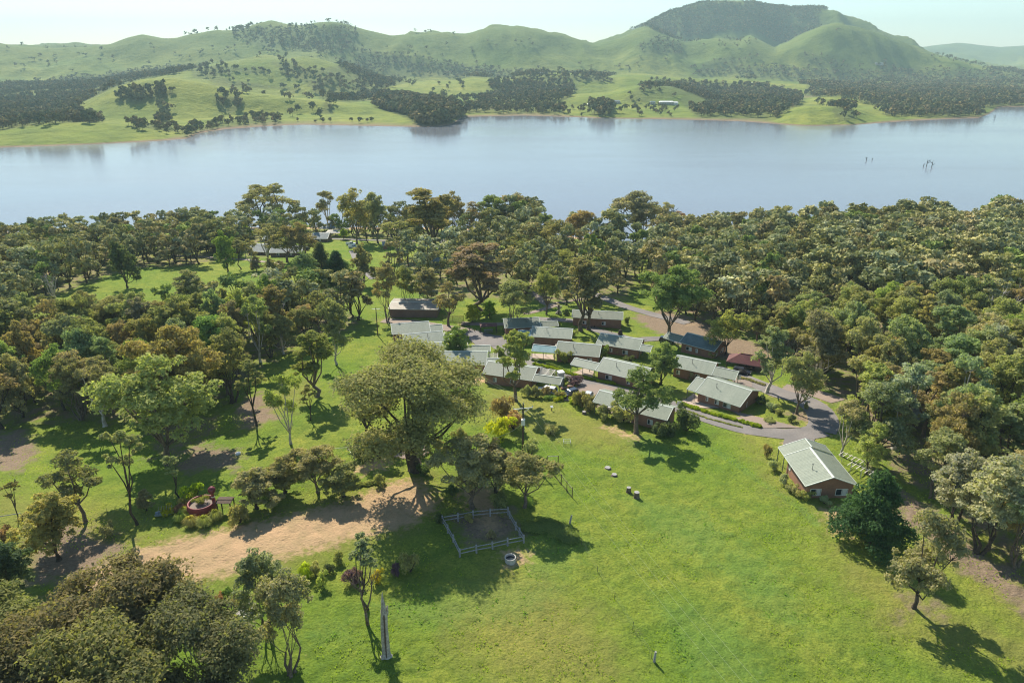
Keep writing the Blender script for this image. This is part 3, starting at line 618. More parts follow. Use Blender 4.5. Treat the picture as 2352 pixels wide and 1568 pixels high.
def tussock_data(seed, n=420, L=1.0):
    r = np.random.RandomState(seed); V = []; A = []
    for i in range(n):
        a = r.uniform(0, 6.28); o = np.array([math.cos(a), math.sin(a), 0]); s = np.array([-o[1], o[0], 0]) * .035; c = o * r.uniform(0, .3); k = r.uniform(.35, .75); h = r.uniform(.5, 1.0)
        m = c + o * k * .5 + (0, 0, h); e = c + o * k * 1.25 + (0, 0, h * r.uniform(.2, .75)); V += [c - s, c + s, m, m - s, m + s, e]; A += [r.uniform(.2, .9)] * 6
    return None, np.array(V), np.array(A)
class Kind:
    def __init__(s, data, bark='bark'):
        b, lv, lc = data; s.H = lv[:, 2].max(); s.Rx = np.percentile(np.hypot(lv[:, 0], lv[:, 1]), 98)
        s.wood = b.mesh('trunk', M[bark], True) if b is not None else None
        s.crown = npmesh('crown', lv, np.arange(len(lv)).reshape(-1, 3), M['leaf'], False, {'var': lc})
KD = {
 'spread': [Kind(tree_data(11 + i, 15, 6.4, .26, 125, 90, .40, 'spread', limbs=8), b) for i, b in enumerate(('bark', 'bark_pale', 'bark', 'bark_dark'))],
 'tall': [Kind(tree_data(31 + i, 19, 4.8, .26, 105, 88, .40, 'tall', limbs=8), b) for i, b in enumerate(('bark', 'bark', 'bark_pale'))],
 'open': [Kind(tree_data(51 + i, 15, 5.2, .30, 78, 76, .38, 'open', limbs=7, twigs=.9, lob=(.22, .38)), b) for i, b in enumerate(('bark', 'bark_pale', 'bark_dark'))],
 'dense': [Kind(tree_data(71 + i, 12, 4.4, .12, 130, 80, .38, 'dense', limbs=9, lob=(.34, .52)), 'bark_dark') for i in range(3)],
 'multi': [Kind(tree_data(91 + i, 16, 5.4, .30, 120, 80, .38, 'multi', stems=4, limbs=9, twigs=.7), b) for i, b in enumerate(('bark', 'bark_dark'))],
 'thin': [Kind(tree_data(111 + i, 12, 2.4, .46, 44, 60, .30, 'tall', limbs=5, r0=.15), 'bark_dark') for i in range(2)],
 'big': [Kind(tree_data(136, 24, 13.5, .30, 380, 150, .38, 'spread', limbs=15, r0=1.0, twigs=.8, lob=(.15, .28)), 'bark_dark')],
 'canopy': [Kind(tree_data(151 + i, 15, 10, .34, 300, 120, .34, 'spread', limbs=16, r0=.34, twigs=.9, lob=(.14, .26)), 'bark_pale') for i in range(2)],
 'conifer': [Kind(conifer_data(171 + i, 14, 6.0, 240, .42), 'bark_dark') for i in range(2)],
 'shrub': [Kind(shrub_data(181 + i), 'bark_dark') for i in range(3)], 'tussock': [Kind(tussock_data(191 + i)) for i in range(2)],
}
PAL = {'olive': (.125, .132, .050), 'brown': (.145, .130, .065), 'orange': (.165, .14, .05), 'deep olive': (.088, .09, .036), 'grey-green': (.120, .140, .075), 'silver': (.165, .185, .125), 'green': (.095, .140, .032),
 'lime': (.30, .38, .035), 'dark green': (.05, .078, .034), 'pine green': (.022, .060, .028), 'yellow-green': (.155, .180, .045), 'rusty': (.165, .105, .05), 'purple': (.17, .10, .16), 'pink': (.45, .17, .26), 'yellow': (.42, .42, .05), 'pale': (.30, .32, .20), 'khaki': (.15, .15, .07)}
for _k in PAL:
    if _k not in ('lime', 'pink', 'yellow', 'pale', 'purple'): _g = sum(PAL[_k]) / 3; PAL[_k] = tuple((v * .70 + _g * .30) * k_ for v, k_ in zip(PAL[_k], (2.2, 2.15, 2.1)))# for v in PAL[_k])
TREES = []
def plant(kind, p, H, Wd, colour, label, cat, group=None, name=None, rz=None, sub=None, parts=True, jitter=.12):
    K = KD[kind][(random.randrange(len(KD[kind])) if sub is None else sub)]
    name = name or {'conifer': 'pine_tree', 'shrub': 'shrub', 'tussock': 'grass_tussock'}.get(kind, 'gum_tree')
    p = Vector(p); p.z = float(E(p.x, p.y))
    e = empty(name, p, random.uniform(0, 6.28) if rz is None else rz, label=label, cat=cat, group=group)
    s = Vector((Wd / (2 * K.Rx), Wd / (2 * K.Rx), H / K.H)); c = [min(1, v * random.uniform(1 - jitter, 1 + jitter)) for v in PAL[colour]]
    for nm, me in (('trunk', K.wood), ('crown' if name.endswith('tree') else 'foliage', K.crown)):
        if me is None: continue
        o = link(bpy.data.objects.new(nm if nm != 'trunk' or name.endswith('tree') else 'stem', me), e); o.scale = s; o.color = (*c, 1)
    TREES.append((p.x, p.y, Wd / 2)); return e
def tree_at(bx, by, ty, w, kind, colour, label, cat='tree', **k):
    g = G(bx, by); _, _, d = proj(g.x, g.y, g.z); lo, hi = .5, 60
    for _ in range(30):
        m = (lo + hi) / 2
        if proj(g.x, g.y, g.z + m)[1] < ty: hi = m
        else: lo = m
    return plant(kind, g, lo, w / VS * d / FPX, colour, label, cat, **k)
NAMED = [
 (955,1078,800,335,'big','brown','huge spreading brown-green gum with thick dark limbs in the middle of the garden'),
 (136,1285,1129,157,'dense','orange','dense orange-tinged gum on bare earth at the lower left'),
 (196,1197,1034,126,'open','olive','open forked olive gum behind the orange-tinged one at left'),
 (315,1204,985,92,'thin','grey-green','tall slender gum with a long bare trunk left of the red tank'),
 (412,1144,1046,57,'thin','pale','small pale-trunked gum just left of the clipped green bush'),
 (337,1170,1124,40,'dense','brown','tiny round tree on the grass beside the wire fence at left'),
 (43,1197,1108,44,'thin','olive','skinny sapling near the left edge by the fence rail'),
 (38,1402,1245,140,'dense','dark green','dense dark blue-green tree cut off by the left edge'),
 (-30,1600,1400,330,'canopy','deep olive','leftmost spreading crown of the big gums filling the bottom left corner'),
 (170,1640,1395,350,'canopy','deep olive','second spreading crown from the left in the bottom left corner'),
 (330,1600,1322,330,'canopy','deep olive','spreading olive gum crown rising highest above the bottom left corner'),
 (490,1660,1398,330,'canopy','deep olive','rightmost spreading crown of the bottom left gums, above the log pile'),
 (300,1780,1460,380,'canopy','deep olive','frontmost spreading gum crown on the bottom edge at left'),
 (615,1456,1262,112,'multi','grey-green','left one of two grey-green trees beside the log pile'),
 (671,1545,1310,128,'multi','grey-green','right one of two grey-green trees, the front one'),
 (845,1400,1231,84,'thin','grey-green','thin drooping sapling above the forked bare tree'),
 (668,1019,857,82,'open','yellow-green','slim yellow-green gum alone on the grass left of the huge gum'),
 (714,965,883,46,'thin','olive','small gum just right of the slim yellow-green one'),
 (387,1064,816,262,'spread','yellow-green','large bright yellow-green gum at the edge of the left woods'),
 (424,1000,752,200,'spread','orange','broad orange-crowned gum behind the bright yellow-green one'),
 (590,978,829,75,'thin','olive','thin olive gum at the edge of the left woods, nearest the grass'),
 (537,923,748,100,'multi','olive','tall many-stemmed gum right of the orange-crowned one'),
 (729,911,755,92,'tall','green','tall green gum on the grass slope left of the cottages'),
 (773,836,688,95,'spread','olive','broad olive gum with dark trunk behind the tall green one'),
 (845,1010,870,110,'open','olive','low open gum left of the huge gum, half hidden by it'),
 (1050,831,748,66,'dense','green','small leaning green tree standing between the overlapping cottage roofs'),
 (1184,919,758,80,'tall','yellow-green','slender yellow-green gum in front of the cottage with the white car'),
 (1461,994,845,138,'open','green','bright white-limbed gum in front of the cottage with the white ute'),
 (1517,880,783,90,'dense','green','dense rounded green gum behind the white-limbed one'),
 (1537,783,612,158,'spread','green','large light green gum with pale fork behind the dark roofed cottage'),
 (1333,759,590,95,'tall','olive','tall twin-trunked gum beside the longest back cottage'),
 (1352,757,600,88,'tall','grey-green','tall gum leaning right, next to the twin-trunked one'),
 (1667,814,708,98,'spread','yellow-green','round yellow-green tree by the gable of the dark roofed cottage'),
 (1761,902,750,92,'tall','grey-green','tall gum at the roadside right of the verandah cottage'),
 (1829,949,805,96,'spread','grey-green','dark round-headed gum inside the bend of the road'),
 (1932,1045,918,92,'open','khaki','pale-trunked gum right of the nearest cottage'),
 (1990,1087,966,86,'spread','yellow-green','yellow-green gum behind the dark pine'),
 (1996,1245,1078,172,'conifer','pine green','big dark green pine beside the nearest cottage'),
 (2099,1395,1172,152,'spread','khaki','lone large gum casting a long shadow at the lower right'),
 (2190,1204,1035,120,'multi','silver','silvery many-stemmed gum, left one of the front right group'),
 (2250,1268,1040,150,'multi','silver','silvery many-stemmed gum, middle one of the front right group'),
 (2330,1300,1090,130,'multi','silver','silvery many-stemmed gum at the right edge, in front of its group'),
 (2400,1390,1235,130,'spread','khaki','khaki gum reaching in from the right edge near the bottom'),
 (2140,1140,985,110,'multi','grey-green','grey-green many-stemmed gum behind the silvery group'),
 (1100,712,560,135,'tall','brown','tall thick-trunked brown-green gum behind the playground shelter'),
 (985,705,612,66,'multi','grey-green','grey-green gum behind the long brown shed'),
 (890,738,598,60,'multi','brown','tall narrow rusty gum at the left end of the long brown shed'),
 (935,708,606,58,'multi','olive','narrow gum in front of the long brown shed'),
 (1030,748,645,80,'open','olive','open gum at the right end of the long brown shed'),
 (1182,755,640,95,'multi','grey-green','grey-green many-stemmed gum standing in front of the left back cottage'),
 (1255,722,605,80,'spread','olive','gum on the lawn beside the curved brown path'),
 (1250,560,490,60,'tall','olive','gum left of the lakeside gap in the trees'),
 (776,649,574,72,'conifer','pine green','dark green pine at the centre left, right one of the pair'),
 (742,645,553,70,'conifer','dark green','dark pine at the centre left, left one of the pair'),
 (837,655,554,64,'dense','grey-green','round grey-green tree right of the dark pines'),
 (293,660,550,66,'dense','dark green','lone dark round-crowned tree in the left clearing'),
 (524,625,528,56,'dense','green','upright green tree at the right end of the left clearing'),
 (440,700,617,90,'dense','grey-green','grey-green domed tree at the front of the left clearing'),
 (646,524,420,100,'open','khaki','tallest gum at the lakeshore, right of the lime green tree'),
 (602,518,424,95,'open','brown','wide-topped gum left of the tallest lakeshore gum'),
 (566,548,508,34,'dense','lime','bright lime green tree by the lakeshore houses'),
 (790,550,522,26,'dense','lime','small lime green tree beside the pale-roofed lakeside house'),
 (754,524,436,62,'open','brown','dark branching gum in front of the lakeside marquee roof'),
 (690,590,505,60,'open','olive','forked gum right of the lakeside cottages'),
 (820,560,428,80,'spread','brown','broad brown gum behind the parked white utes'),
 (868,558,440,76,'spread','brown','gum right of the broad brown one, above the lake'),
 (990,584,432,118,'tall','olive','very tall spreading gum on the lakeside lawn'),
 (1045,545,436,72,'spread','olive','gum right of the very tall lakeside one'),
 (922,594,504,92,'open','khaki','wide low-branched gum on the lakeside lawn'),
 (1086,540,462,60,'open','khaki','sparse pale gum at the lakeshore by the green-roofed house'),
 (1130,540,445,66,'multi','olive','many-stemmed gum at the lakeshore, left of its cluster'),
 (1180,538,441,80,'multi','brown','tallest gum of the cluster between the green-roofed house and the gap'),
 (1222,530,458,52,'tall','brown','right-hand gum of the lakeshore cluster'),
 (1461,568,439,130,'spread','grey-green','great gum at the waterline in the middle of the picture'),
 (1520,545,462,80,'spread','brown','dark gum standing in the water behind the great waterline gum'),
 (1552,547,484,56,'open','rusty','half-bare orange tree standing in the lake water'),
 (1406,566,514,22,'thin','green','skinny sapling alone on the beach'),
 (1330,585,478,85,'spread','brown','bushy brown gum left of the beach'),
 (1270,590,500,90,'spread','olive','bushy olive gum left of the beach'),
 (1290,640,575,90,'spread','olive','round olive gum below the beach, left of the caravan'),
 (554,618,549,40,'thin','grey-green','slim leftmost tree of the row before the lake houses'), (577,617,548,46,'open','olive','second small tree of the row before the lake houses'), (617,606,512,82,'open','khaki','umbrella-crowned tree before the grey lake house roofs'),
 (660,601,524,76,'open','olive','olive tree standing before the long grey lake roof'), (688,603,508,84,'spread','olive','forked dark tree at the end of the long grey lake roof'), (709,672,575,66,'multi','grey-green','grey-green slender tree left of the dark pines'), (628,640,590,40,'dense','khaki','bushy low tree on the lawn before the lake houses'), (590,622,588,30,'dense','brown','small brown round tree on the lawn before the lake houses'), (651,648,598,36,'thin','khaki','thin tree on the bright lawn left of the pines'), (545,590,545,60,'spread','olive','olive tree beside the leftmost lake house'),
 (1205,610,545,84,'spread','olive','olive gum above the long lawn path'),
 (1125,730,690,34,'dense','lime','right one of two bright yellow-green bushy trees by the shelter'),
 (1085,738,698,38,'dense','yellow','left one of two bright yellow-green bushy trees by the shelter'),
]
def bare_gums():
    for i, (bx, by, ty, lab) in enumerate(((655,775,690,'bare grey dead gum with twisted limbs among the left woods'), (2270,790,655,'dead pale-limbed gum standing out of the right-hand woods'), (1765,700,640,'bare-limbed dead gum in the upper right woods'), (130,705,625,'dead grey gum at the edge of the far left woods'), (2050,850,745,'dead gum with spreading pale limbs above the road bend woods'))):
        b, lv, lc = tree_data(401 + i, 15, 5.5, .3, 60, 5, .4, 'open', limbs=8, twigs=1.0, r0=.42, lob=(.25, .45)); g = G(bx, by); _, _, d = proj(g.x, g.y, g.z); h = (by - ty) / VS * d / FPX * 1.08
        e = empty('dead_gum_tree', (g.x, g.y, float(E(g.x, g.y))), i, label=lab, cat='dead tree'); o = b.build('trunk', M['deadwood'], e, smooth=True); o.scale = (h / 15,) * 3; TREES.append((g.x, g.y, 3.0))
def named_trees():
    bare_gums()
    for a in NAMED: tree_at(*a, sub=0 if a[4] in ('big',) else None)
named_trees()
ZW = {'upper_left': [(9999, 'in the woods beyond the left clearing')],
 'left': [(820, 'just below the left clearing'), (900, 'in the middle of the left woods'), (9999, 'at the front of the left woods')],
 'left_inner': [(9999, 'around the large yellow-green gum')],
 'right': [(620, 'along the right lakeshore'), (700, 'in the upper right woods'), (800, 'in the right-hand woods level with the cottages'), (930, 'in the woods right of the road bend'), (9999, 'in the lower right woods')],
 'shore': [(9999, 'in the belt along the near lakeshore')], 'lake_lawn': [(9999, 'on the lawn by the lake houses')],
 'centre': [(9999, 'between the cottages and the lake')]}
NUM = 'zero one two three four five six seven eight nine ten eleven twelve thirteen fourteen fifteen sixteen seventeen eighteen nineteen twenty'.split() + [f'twenty-{w}' for w in 'one two three four five six seven eight nine'.split()] + ['thirty']
ORD = 'zeroth first second third fourth fifth sixth seventh eighth ninth tenth eleventh twelfth thirteenth fourteenth fifteenth sixteenth seventeenth eighteenth nineteenth twentieth'.split() + [f'twenty-{w}' for w in 'first second third fourth fifth sixth seventh eighth ninth'.split()] + ['thirtieth']
def woodland():
    cand = []
    keep = [(x, y, r) for x, y, r in TREES]
    for zn, P in WOODS.items():
        PW = wpoly(P); xs = [p[0] for p in PW]; ys = [p[1] for p in PW]; sp = {'right': 7.7, 'left': 7.4, 'upper_left': 8.0, 'left_inner': 8.0, 'centre': 12.5, 'shore': 8.5, 'lake_lawn': 12.5}[zn]
        y = min(ys)
        while y < max(ys):
            x = min(xs)
            while x < max(xs):
                px, py = x + RNG.uniform(-.48, .48) * sp, y + RNG.uniform(-.48, .48) * sp; x += sp
                a = np.array([px]); b_ = np.array([py])
                if not inpoly(a, b_, PW)[0] or float(E(px, py)) < -1.2: continue
                if any(soft(a, b_, GW, .1)[0] > .5 for GW in GLW): continue
                if roadmask(a, b_)[0] > 0 or any((px - q[0]) ** 2 + (py - q[1]) ** 2 < (q[2] + (2.2 if zn != 'centre' else 4)) ** 2 * .45 for q in keep): continue
                if any((px - h[0]) ** 2 + (py - h[1]) ** 2 < h[2] ** 2 for h in HOUSES): continue
                z = float(E(px, py)); vx, vy, d = proj(px, py, z); vx = float(vx); vy = float(vy)
                if vx < -110 or vx > 2460 or vy > 1640: continue
                cand.append((float(d), px, py, vx, vy, zn))
            y += sp * .92
    cand.sort(); nind = 295 - len(NAMED); inview = [c for c in cand if -60 < c[3] < 2412]; ind = inview[:nind]; si = set(id(c) for c in ind); rest = [c for c in cand if id(c) not in si]
    print('WOODLAND', len(cand), 'individual', len(ind))
    spec = []
    for d, px, py, vx, vy, zn in ind:
        r = random.random()
        if zn == 'right': kind = random.choice(['spread', 'spread', 'multi', 'tall', 'open', 'dense']); col = random.choices(['olive', 'grey-green', 'brown', 'green', 'silver', 'yellow-green', 'khaki'], [5, 5, 1.3, 1.5, 2, 1.5, 4])[0]
        elif zn in ('left', 'left_inner'): kind = random.choice(['multi', 'tall', 'spread', 'dense', 'open']); col = random.choices(['olive', 'green', 'grey-green', 'brown', 'khaki', 'yellow-green'], [5, 1.5, 3, 2, 2, 1.2])[0]
        else: kind = random.choice(['spread', 'tall', 'open']); col = random.choices(['olive', 'grey-green', 'brown'], [4, 3, 3])[0]
        Hh = random.uniform(11.0, 20.0) * (1.25 if zn == 'shore' else 1); Wd = (Hh * .5 + 7) * random.uniform(.55, .78) * {'dense': .9, 'spread': 1.12, 'tall': .82, 'multi': .9, 'open': 1}[kind]
        ph = [t for lim, t in ZW[zn] if vy < lim][0]; spec.append((vx, kind, col, Hh, Wd, px, py, ph))
    gr = {}
    for s in spec: gr.setdefault((s[2], s[7]), []).append(s)
    for (col, ph), L in gr.items():
        L.sort(key=lambda s: s[0]); n = len(L)
        for i, (vx, kind, c, Hh, Wd, px, py, _) in enumerate(L):
            lab = (f'only {col} gum {ph}' if n == 1 else f'{"leftmost" if i == 0 else "rightmost" if i == n - 1 else ORD[min(i + 1, 30)] + " from the left"} of {NUM[min(n, 30)]} {col} gums {ph}')
            plant(kind, (px, py, 0), Hh, Wd, col, lab, 'tree', group='woodland gums ' + ph)
    lod = []
    for i in range(7):
        b, lv, lc = tree_data(301 + i, 14, 5.6 if i % 2 else 4.8, .18, 50, 15, 1.0, ('tall', 'spread')[i % 2], sides=3, limbs=6, twigs=.15)
        tri = []; 
        for f in b.f: tri += [f[0], f[1], f[2]] + ([f[0], f[2], f[3]] if len(f) == 4 else [])
        wv = np.array(b.v)[tri]; V = np.vstack([lv, wv]) / 14.0; wood = np.r_[np.zeros(len(lv)), np.ones(len(wv))]
        lod.append((V, np.r_[lc, np.full(len(wv), .3)], wood))
    pts = np.array([(c[1], c[2], float(E(c[1], c[2])), (14.5 if c[1] < 0 else 16.3 + 2.2 * (c[2] > 360))) for c in rest])
    T = np.array([PAL[k] for k in ('olive', 'olive', 'grey-green', 'brown', 'khaki', 'grey-green', 'khaki', 'silver', 'green', 'grey-green')])
    join(pts, lod, T, M['leafA'], 'woodland', kind='stuff', squash=1.06, label='mass of olive and brown gums in the further woods down to the lakeshore', cat='trees')
GLW = [wpoly(P) for P in GLADES]
HOUSES = []
# ---------------------------------------------------------------- buildings
def sheet_mesh(S, drop, sgn, mat, W=.76):
    xs = [(0, .016), (.04, 0), (.34, 0), (.38, .016), (.42, 0), (.72, 0), (.76, .016)]
    v = [(x * W / .76, 0, z) for x, z in xs] + [(x * W / .76, sgn * S, z - drop) for x, z in xs]
    me = bpy.data.meshes.new('roof_sheet'); f = [(i, i + 7, i + 8, i + 1) if sgn > 0 else (i, i + 1, i + 8, i + 7) for i in range(6)]
    me.from_pydata(v, [], [q[::-1] for q in f]); me.materials.append(mat); me.update(); return me
def slope(par, x0, x1, y0, z0, S, tan, sgn, mat, sheets=True, W=.76):
    """steel sheets on one roof slope, from the ridge down"""
    L = x1 - x0; n = max(1, round(L / W)); w = L / n; me = sheet_mesh(S, S * tan, sgn, mat, w)
    if not sheets:
        b = MB()
        for k in range(n): b.add([(x0 + k * w + v.co.x, y0 + v.co.y, z0 + v.co.z) for v in me.vertices], [tuple(p.vertices) for p in me.polygons])
        return b.build('roof_sheeting', mat, par)
    for k in range(n):
        o = link(bpy.data.objects.new('roof_sheet', me), par); o.location = (x0 + k * w, y0, z0 + (k % 2) * .004)
def window(par, x, y, z, w, h, face='-y', curtain=True, mat='white', bars=1):
    """frame proud of the wall, glass inside it, half drawn curtain behind"""
    f = MB(); p = MB(); c = MB(); t = .07
    for a in ((0, w, 0, t), (0, w, h - t, h), (0, t, t, h - t), (w - t, w, t, h - t)) + tuple((w * (k + 1) / (bars + 1) - t / 2, w * (k + 1) / (bars + 1) + t / 2, t, h - t) for k in range(bars)): f.box(a[0], a[1], -.06, .02, a[2], a[3])
    p.box(t, w - t, -.025, -.01, t, h - t); c.box(w * .55, w * .93, -.035, -.028, t, h - t)
    fo = f.build('window', M[mat], par); po = p.build('pane', M['glass'], fo)
    if curtain: c.build('curtain', M['curtain'], fo)
    fo.location = (x, y, z); fo.rotation_euler = (0, 0, {'-y': 0, '+x': R_(90), '-x': R_(-90)}[face]); return fo
def house(ra, rb, ec, label, side='A', hr=4.7, tan=.38, ext=None, wins=((.25, 1.6), (.62, 1.2)), wall='brick', roof='roof', flue=.5, wf=None, name='brick_cottage', cat='cottage', sheets=True, gable=None, pergola=None, group=None, wmin=3.6, wmax=5.6, base=None, w=None, openA=0):
    if roof == 'roof': roof = random.choice(('roof', 'roof_b', 'roof_c'))
    z0 = float(E(*tuple(G(*ra))[:2]))
    for _ in range(4):
        A = GP(*ra, z0 + hr); B = GP(*rb, z0 + hr); z0 = float(E(A.x / 2 + B.x / 2, A.y / 2 + B.y / 2)) if base is None else base
    d = (B - A); L = d.length; d.normalize(); nrm = Vector((-d.y, d.x, 0)); ww = w or 4.5
    if w is None:
        for _ in range(8):
            he = hr - ww * tan; P = GP(*ec, z0 + he); ww = .5 * ww + .5 * abs((P - A).dot(nrm))
        ww = min(max(ww, wmin), wmax)
    he = hr - ww * tan; wf = wf or ww; hf = hr - wf * tan
    mid = (A + B) / 2; e = empty(name, (mid.x, mid.y, z0), math.atan2(d.y, d.x), label=label, cat=cat, group=group)
    print('HOUSE', label[:40], 'L %.1f w %.1f z %.1f y %.0f' % (L, ww, z0, mid.y))
    for k in np.linspace(-L / 2, L / 2, 5): q = mid + d * k; HOUSES.append((q.x, q.y, ww + 2.5))
    h = L / 2; o = .5; wx = h - .45; wy = ww - .65; wyf = wf - .65
    b = MB(); lo = -2.5; zt = lambda y: hr - abs(y) * tan - .06
    v = [(s * wx + (2 * wx * openA if s < 0 else 0), y, z) for s in (-1, 1) for y, z in ((-wy, lo), (-wy, zt(wy)), (0, zt(0)), (wyf, zt(wyf)), (wyf, lo))]
    b.add(v, [(0, 1, 6, 5), (3, 4, 9, 8), (0, 4, 3, 2, 1), (5, 6, 7, 8, 9)]); b.build('wall', M[wall], e)
    if openA:
        pm = MB().box(-.06, .06, -.06, .06, -1, 0).mesh('post', M['post'])
        for xx in (-wx, -wx + wx * openA):
            for yy in (-ww + .2, wf - .2): q = link(bpy.data.objects.new('post', pm), e); q.location = (xx, yy, hr - abs(yy) * tan - .1); q.scale = (1, 1, 3.4)
    r = MB()                                                   # lining, ridge cap, barge boards, gutters
    for sg, we in ((-1, ww), (1, wf)):
        r.add([(-h + .02, 0, hr - .05), (h - .02, 0, hr - .05), (h - .02, sg * (we - .02), hr - we * tan - .05), (-h + .02, sg * (we - .02), hr - we * tan - .05)], [(0, 1, 2, 3)])
        r.add([(-h, sg * .02, hr + .055), (h, sg * .02, hr + .055), (h, sg * .22, hr - .22 * tan + .05), (-h, sg * .22, hr - .22 * tan + .05)], [(0, 1, 2, 3)])
        for sx in (-1, 1): r.bar((sx * h, 0, hr - .02), (sx * h, sg * we, hr - we * tan - .02), .10, .16)
        r.box(-h, h, sg * we - .06, sg * we + .06, hr - we * tan - .12, hr - we * tan - .01)
    ro = r.build('roof', M['fascia'], e)
    slope(ro, -h, h, 0, hr, ww, tan, -1, M[roof], sheets); slope(ro, -h, h, 0, hr, wf, tan, 1, M[roof], sheets)
    for fx, w_ in wins: window(e, -wx + fx * 2 * wx, -wy - .003, 1.0, w_, 1.15)
    if gable is not None:
        sx = gable[0]
        for y_, w_ in gable[1]: window(e, sx * (wx + .003), y_ if sx > 0 else y_ + w_, .75, w_, 1.35, '+x' if sx > 0 else '-x')
    if flue is not None:
        f = MB(); fx = -h + flue * L; fy = -ww * .45; fz = hr - ww * .45 * tan; f.tube([(fx, fy, fz - .2), (fx, fy, fz + 1.0)], .045, 6); f.tube([(fx, fy, fz + .3), (fx + .5, fy - .15, fz + .02)], .03, 5); f.box(fx - .12, fx + .12, fy - .12, fy + .12, fz + 1.0, fz + 1.06); f.build('flue', M['darkmetal'], e)
    if ext:
        sd, pt, frac = ext[:3]; we = ww * frac; ze = he + we * tan; ye = -ww + we
        # outer ridge corner of the lower roof
        P = GP(*pt, z0 + ze); X = (P - mid).dot(d); x0, x1 = (min(X, -h - 2.2), -h) if sd == 'A' else (h, max(X, h + 2.2)); wb = ww * (ext[3] if len(ext) > 3 else .45)
        if sd == 'A': x0 = max(x0, -h - 11)
        else: x1 = min(x1, h + 11)
        c = MB(); 
        for sg, q in ((-1, we), (1, wb)):
            c.add([(x0, ye, ze - .05), (x1, ye, ze - .05), (x1, ye + sg * q, ze - q * tan - .05), (x0, ye + sg * q, ze - q * tan - .05)], [(0, 1, 2, 3)])
            xo = x0 if sd == 'A' else x1; c.bar((xo, ye, ze - .02), (xo, ye + sg * q, ze - q * tan - .02), .10, .16); c.box(x0, x1, ye + sg * q - .05, ye + sg * q + .05, ze - q * tan - .12, ze - q * tan - .02)
        c.box(x0, x1, ye - .1, ye + .1, ze + .04, ze + .07)
        co = c.build('carport_roof', M['fascia'], e); slope(co, x0, x1, ye, ze, we, tan, -1, M[ext[4] if len(ext) > 4 else roof], sheets); slope(co, x0, x1, ye, ze, wb, tan, 1, M[ext[4] if len(ext) > 4 else roof], sheets)
        n = max(2, round((x1 - x0) / 3.2) + 1); pm = MB().box(-.06, .06, -.06, .06, -2.2, 0).mesh('post', M['post'])
        for k in range(n):
            xx = x0 + .15 + (x1 - x0 - .3) * k / (n - 1)
            if abs(xx) < h: continue
            for yy, zz in ((ye - we + .15, ze - (we - .15) * tan - .1), (ye + wb - .15, ze - (wb - .15) * tan - .1)):
                q = link(bpy.data.objects.new('post', pm), e); q.location = (xx, yy, zz); q.scale = (1, 1, (zz + 1.2) / 2.2)
    if pergola:
        sx, y0, y1, dl = pergola; pm = MB()
        for k, yy in enumerate(np.arange(y0, y1 + .01, .62)):
            g = MB(); g.bar((sx * h, yy, he - .02), (sx * (h + dl), yy, he - .02), .07, .14); g.build('pergola_rafter', M['cream'], e)
        for xx in (h + .1, h + dl * .55, h + dl): pm.bar((sx * xx, y0 - .15, he - .14), (sx * xx, y1 + .15, he - .14), .09, .12)
        for yy in (y0, y1): pm.bar((sx * (h + dl), yy, -1), (sx * (h + dl), yy, he - .1), .09); 
        pm.bar((sx * (h + dl), y0, .4), (sx * (h + dl), y1, he - .3), .05); pm.bar((sx * (h + dl), y1, .4), (sx * (h + dl), y0, he - .3), .05); pm.build('pergola_frame', M['cream'], e)
    return e, mid, d, nrm, L, ww, z0
GC = 'green-roofed brick cottages of the village'
house(c4(165,375), c4(562,345), c4(190,485), 'cottage with tree-shaded roof at the back left end, nearest the long brown shed', ext=('B', c4(692,357), .6), group=GC, wins=((.1,1),), flue=None)
house(c4(285,483), c4(705,445), c4(345,595), 'second cottage from the back in the left row, pale plain roof', ext=('B', c4(850,500), .6), group=GC, pergola=(1, 0, 3, 1.8), flue=.6)
house(c4(485,570), c4(900,560), c4(590,680), 'third cottage of the left row, half hidden by the leaning green tree', ext=('B', c4(1206,616), .6), group=GC, flue=.62, pergola=(1, 0, 3, 1.8))
house(c4(680,660), c4(1175,662), c4(865,803), 'fourth cottage of the left row, with cream pergola and window on its dark brick side', ext=('B', c4(1400,748), .5), group=GC, pergola=(1, -.4, 3.2, 2.6), wins=((.62,1.7),), flue=.1)
H5 = house(c4(1185,760), c4(1700,832), c4(1100,890), 'front cottage of the left row, white car under its carport', ext=('B', c4(1950,958), .5), group=GC, pergola=(1, .3, 3.8, 3.4), wins=((.18,.9),(.55,1.3)), flue=None)
house(c4(1340,320), c4(1712,305), c4(1500,415), 'back cottage behind many grey-green stems, lower roof on its right', ext=('B', c4(1908,343), .55), group=GC, wins=((.45,1.2),), flue=.62)
house(c4(1645,400), c4(2070,425), c4(1630,507), 'cottage with blue-green carport roof and two pale bushes before it', ext=('A', c4(1495,450), .55, .4, 'roof_blue'), group=GC, pergola=(-1, -.4, 2.2, .9), flue=.38, wins=((.75,.8),))
house(c5(85,555), c5(540,595), c5(45,680), 'cottage with shaded blue carport on posts and round green bush', ext=('A', c4(1648,603), .55, .4, 'roof_blue'), group=GC, pergola=(-1, -.4, 2.2, .9), flue=.38, wins=((.45,.6),(.74,1.3)))
house(c5(530,470), c5(975,537), c5(465,580), 'cottage behind the flowering garden, carport on its right, green lawn in front', ext=('B', c5(1075,600), .55), group=GC, flue=.47, wins=((.3,.8),(.62,1.6)))
house(c5(235,225), c5(765,250), c5(205,290), 'long back cottage behind the twin-trunked gum', group=GC, flue=.52, gable=(1, [(-1.2, 1.2)]), wins=((.2,1.2),(.6,1.2)))
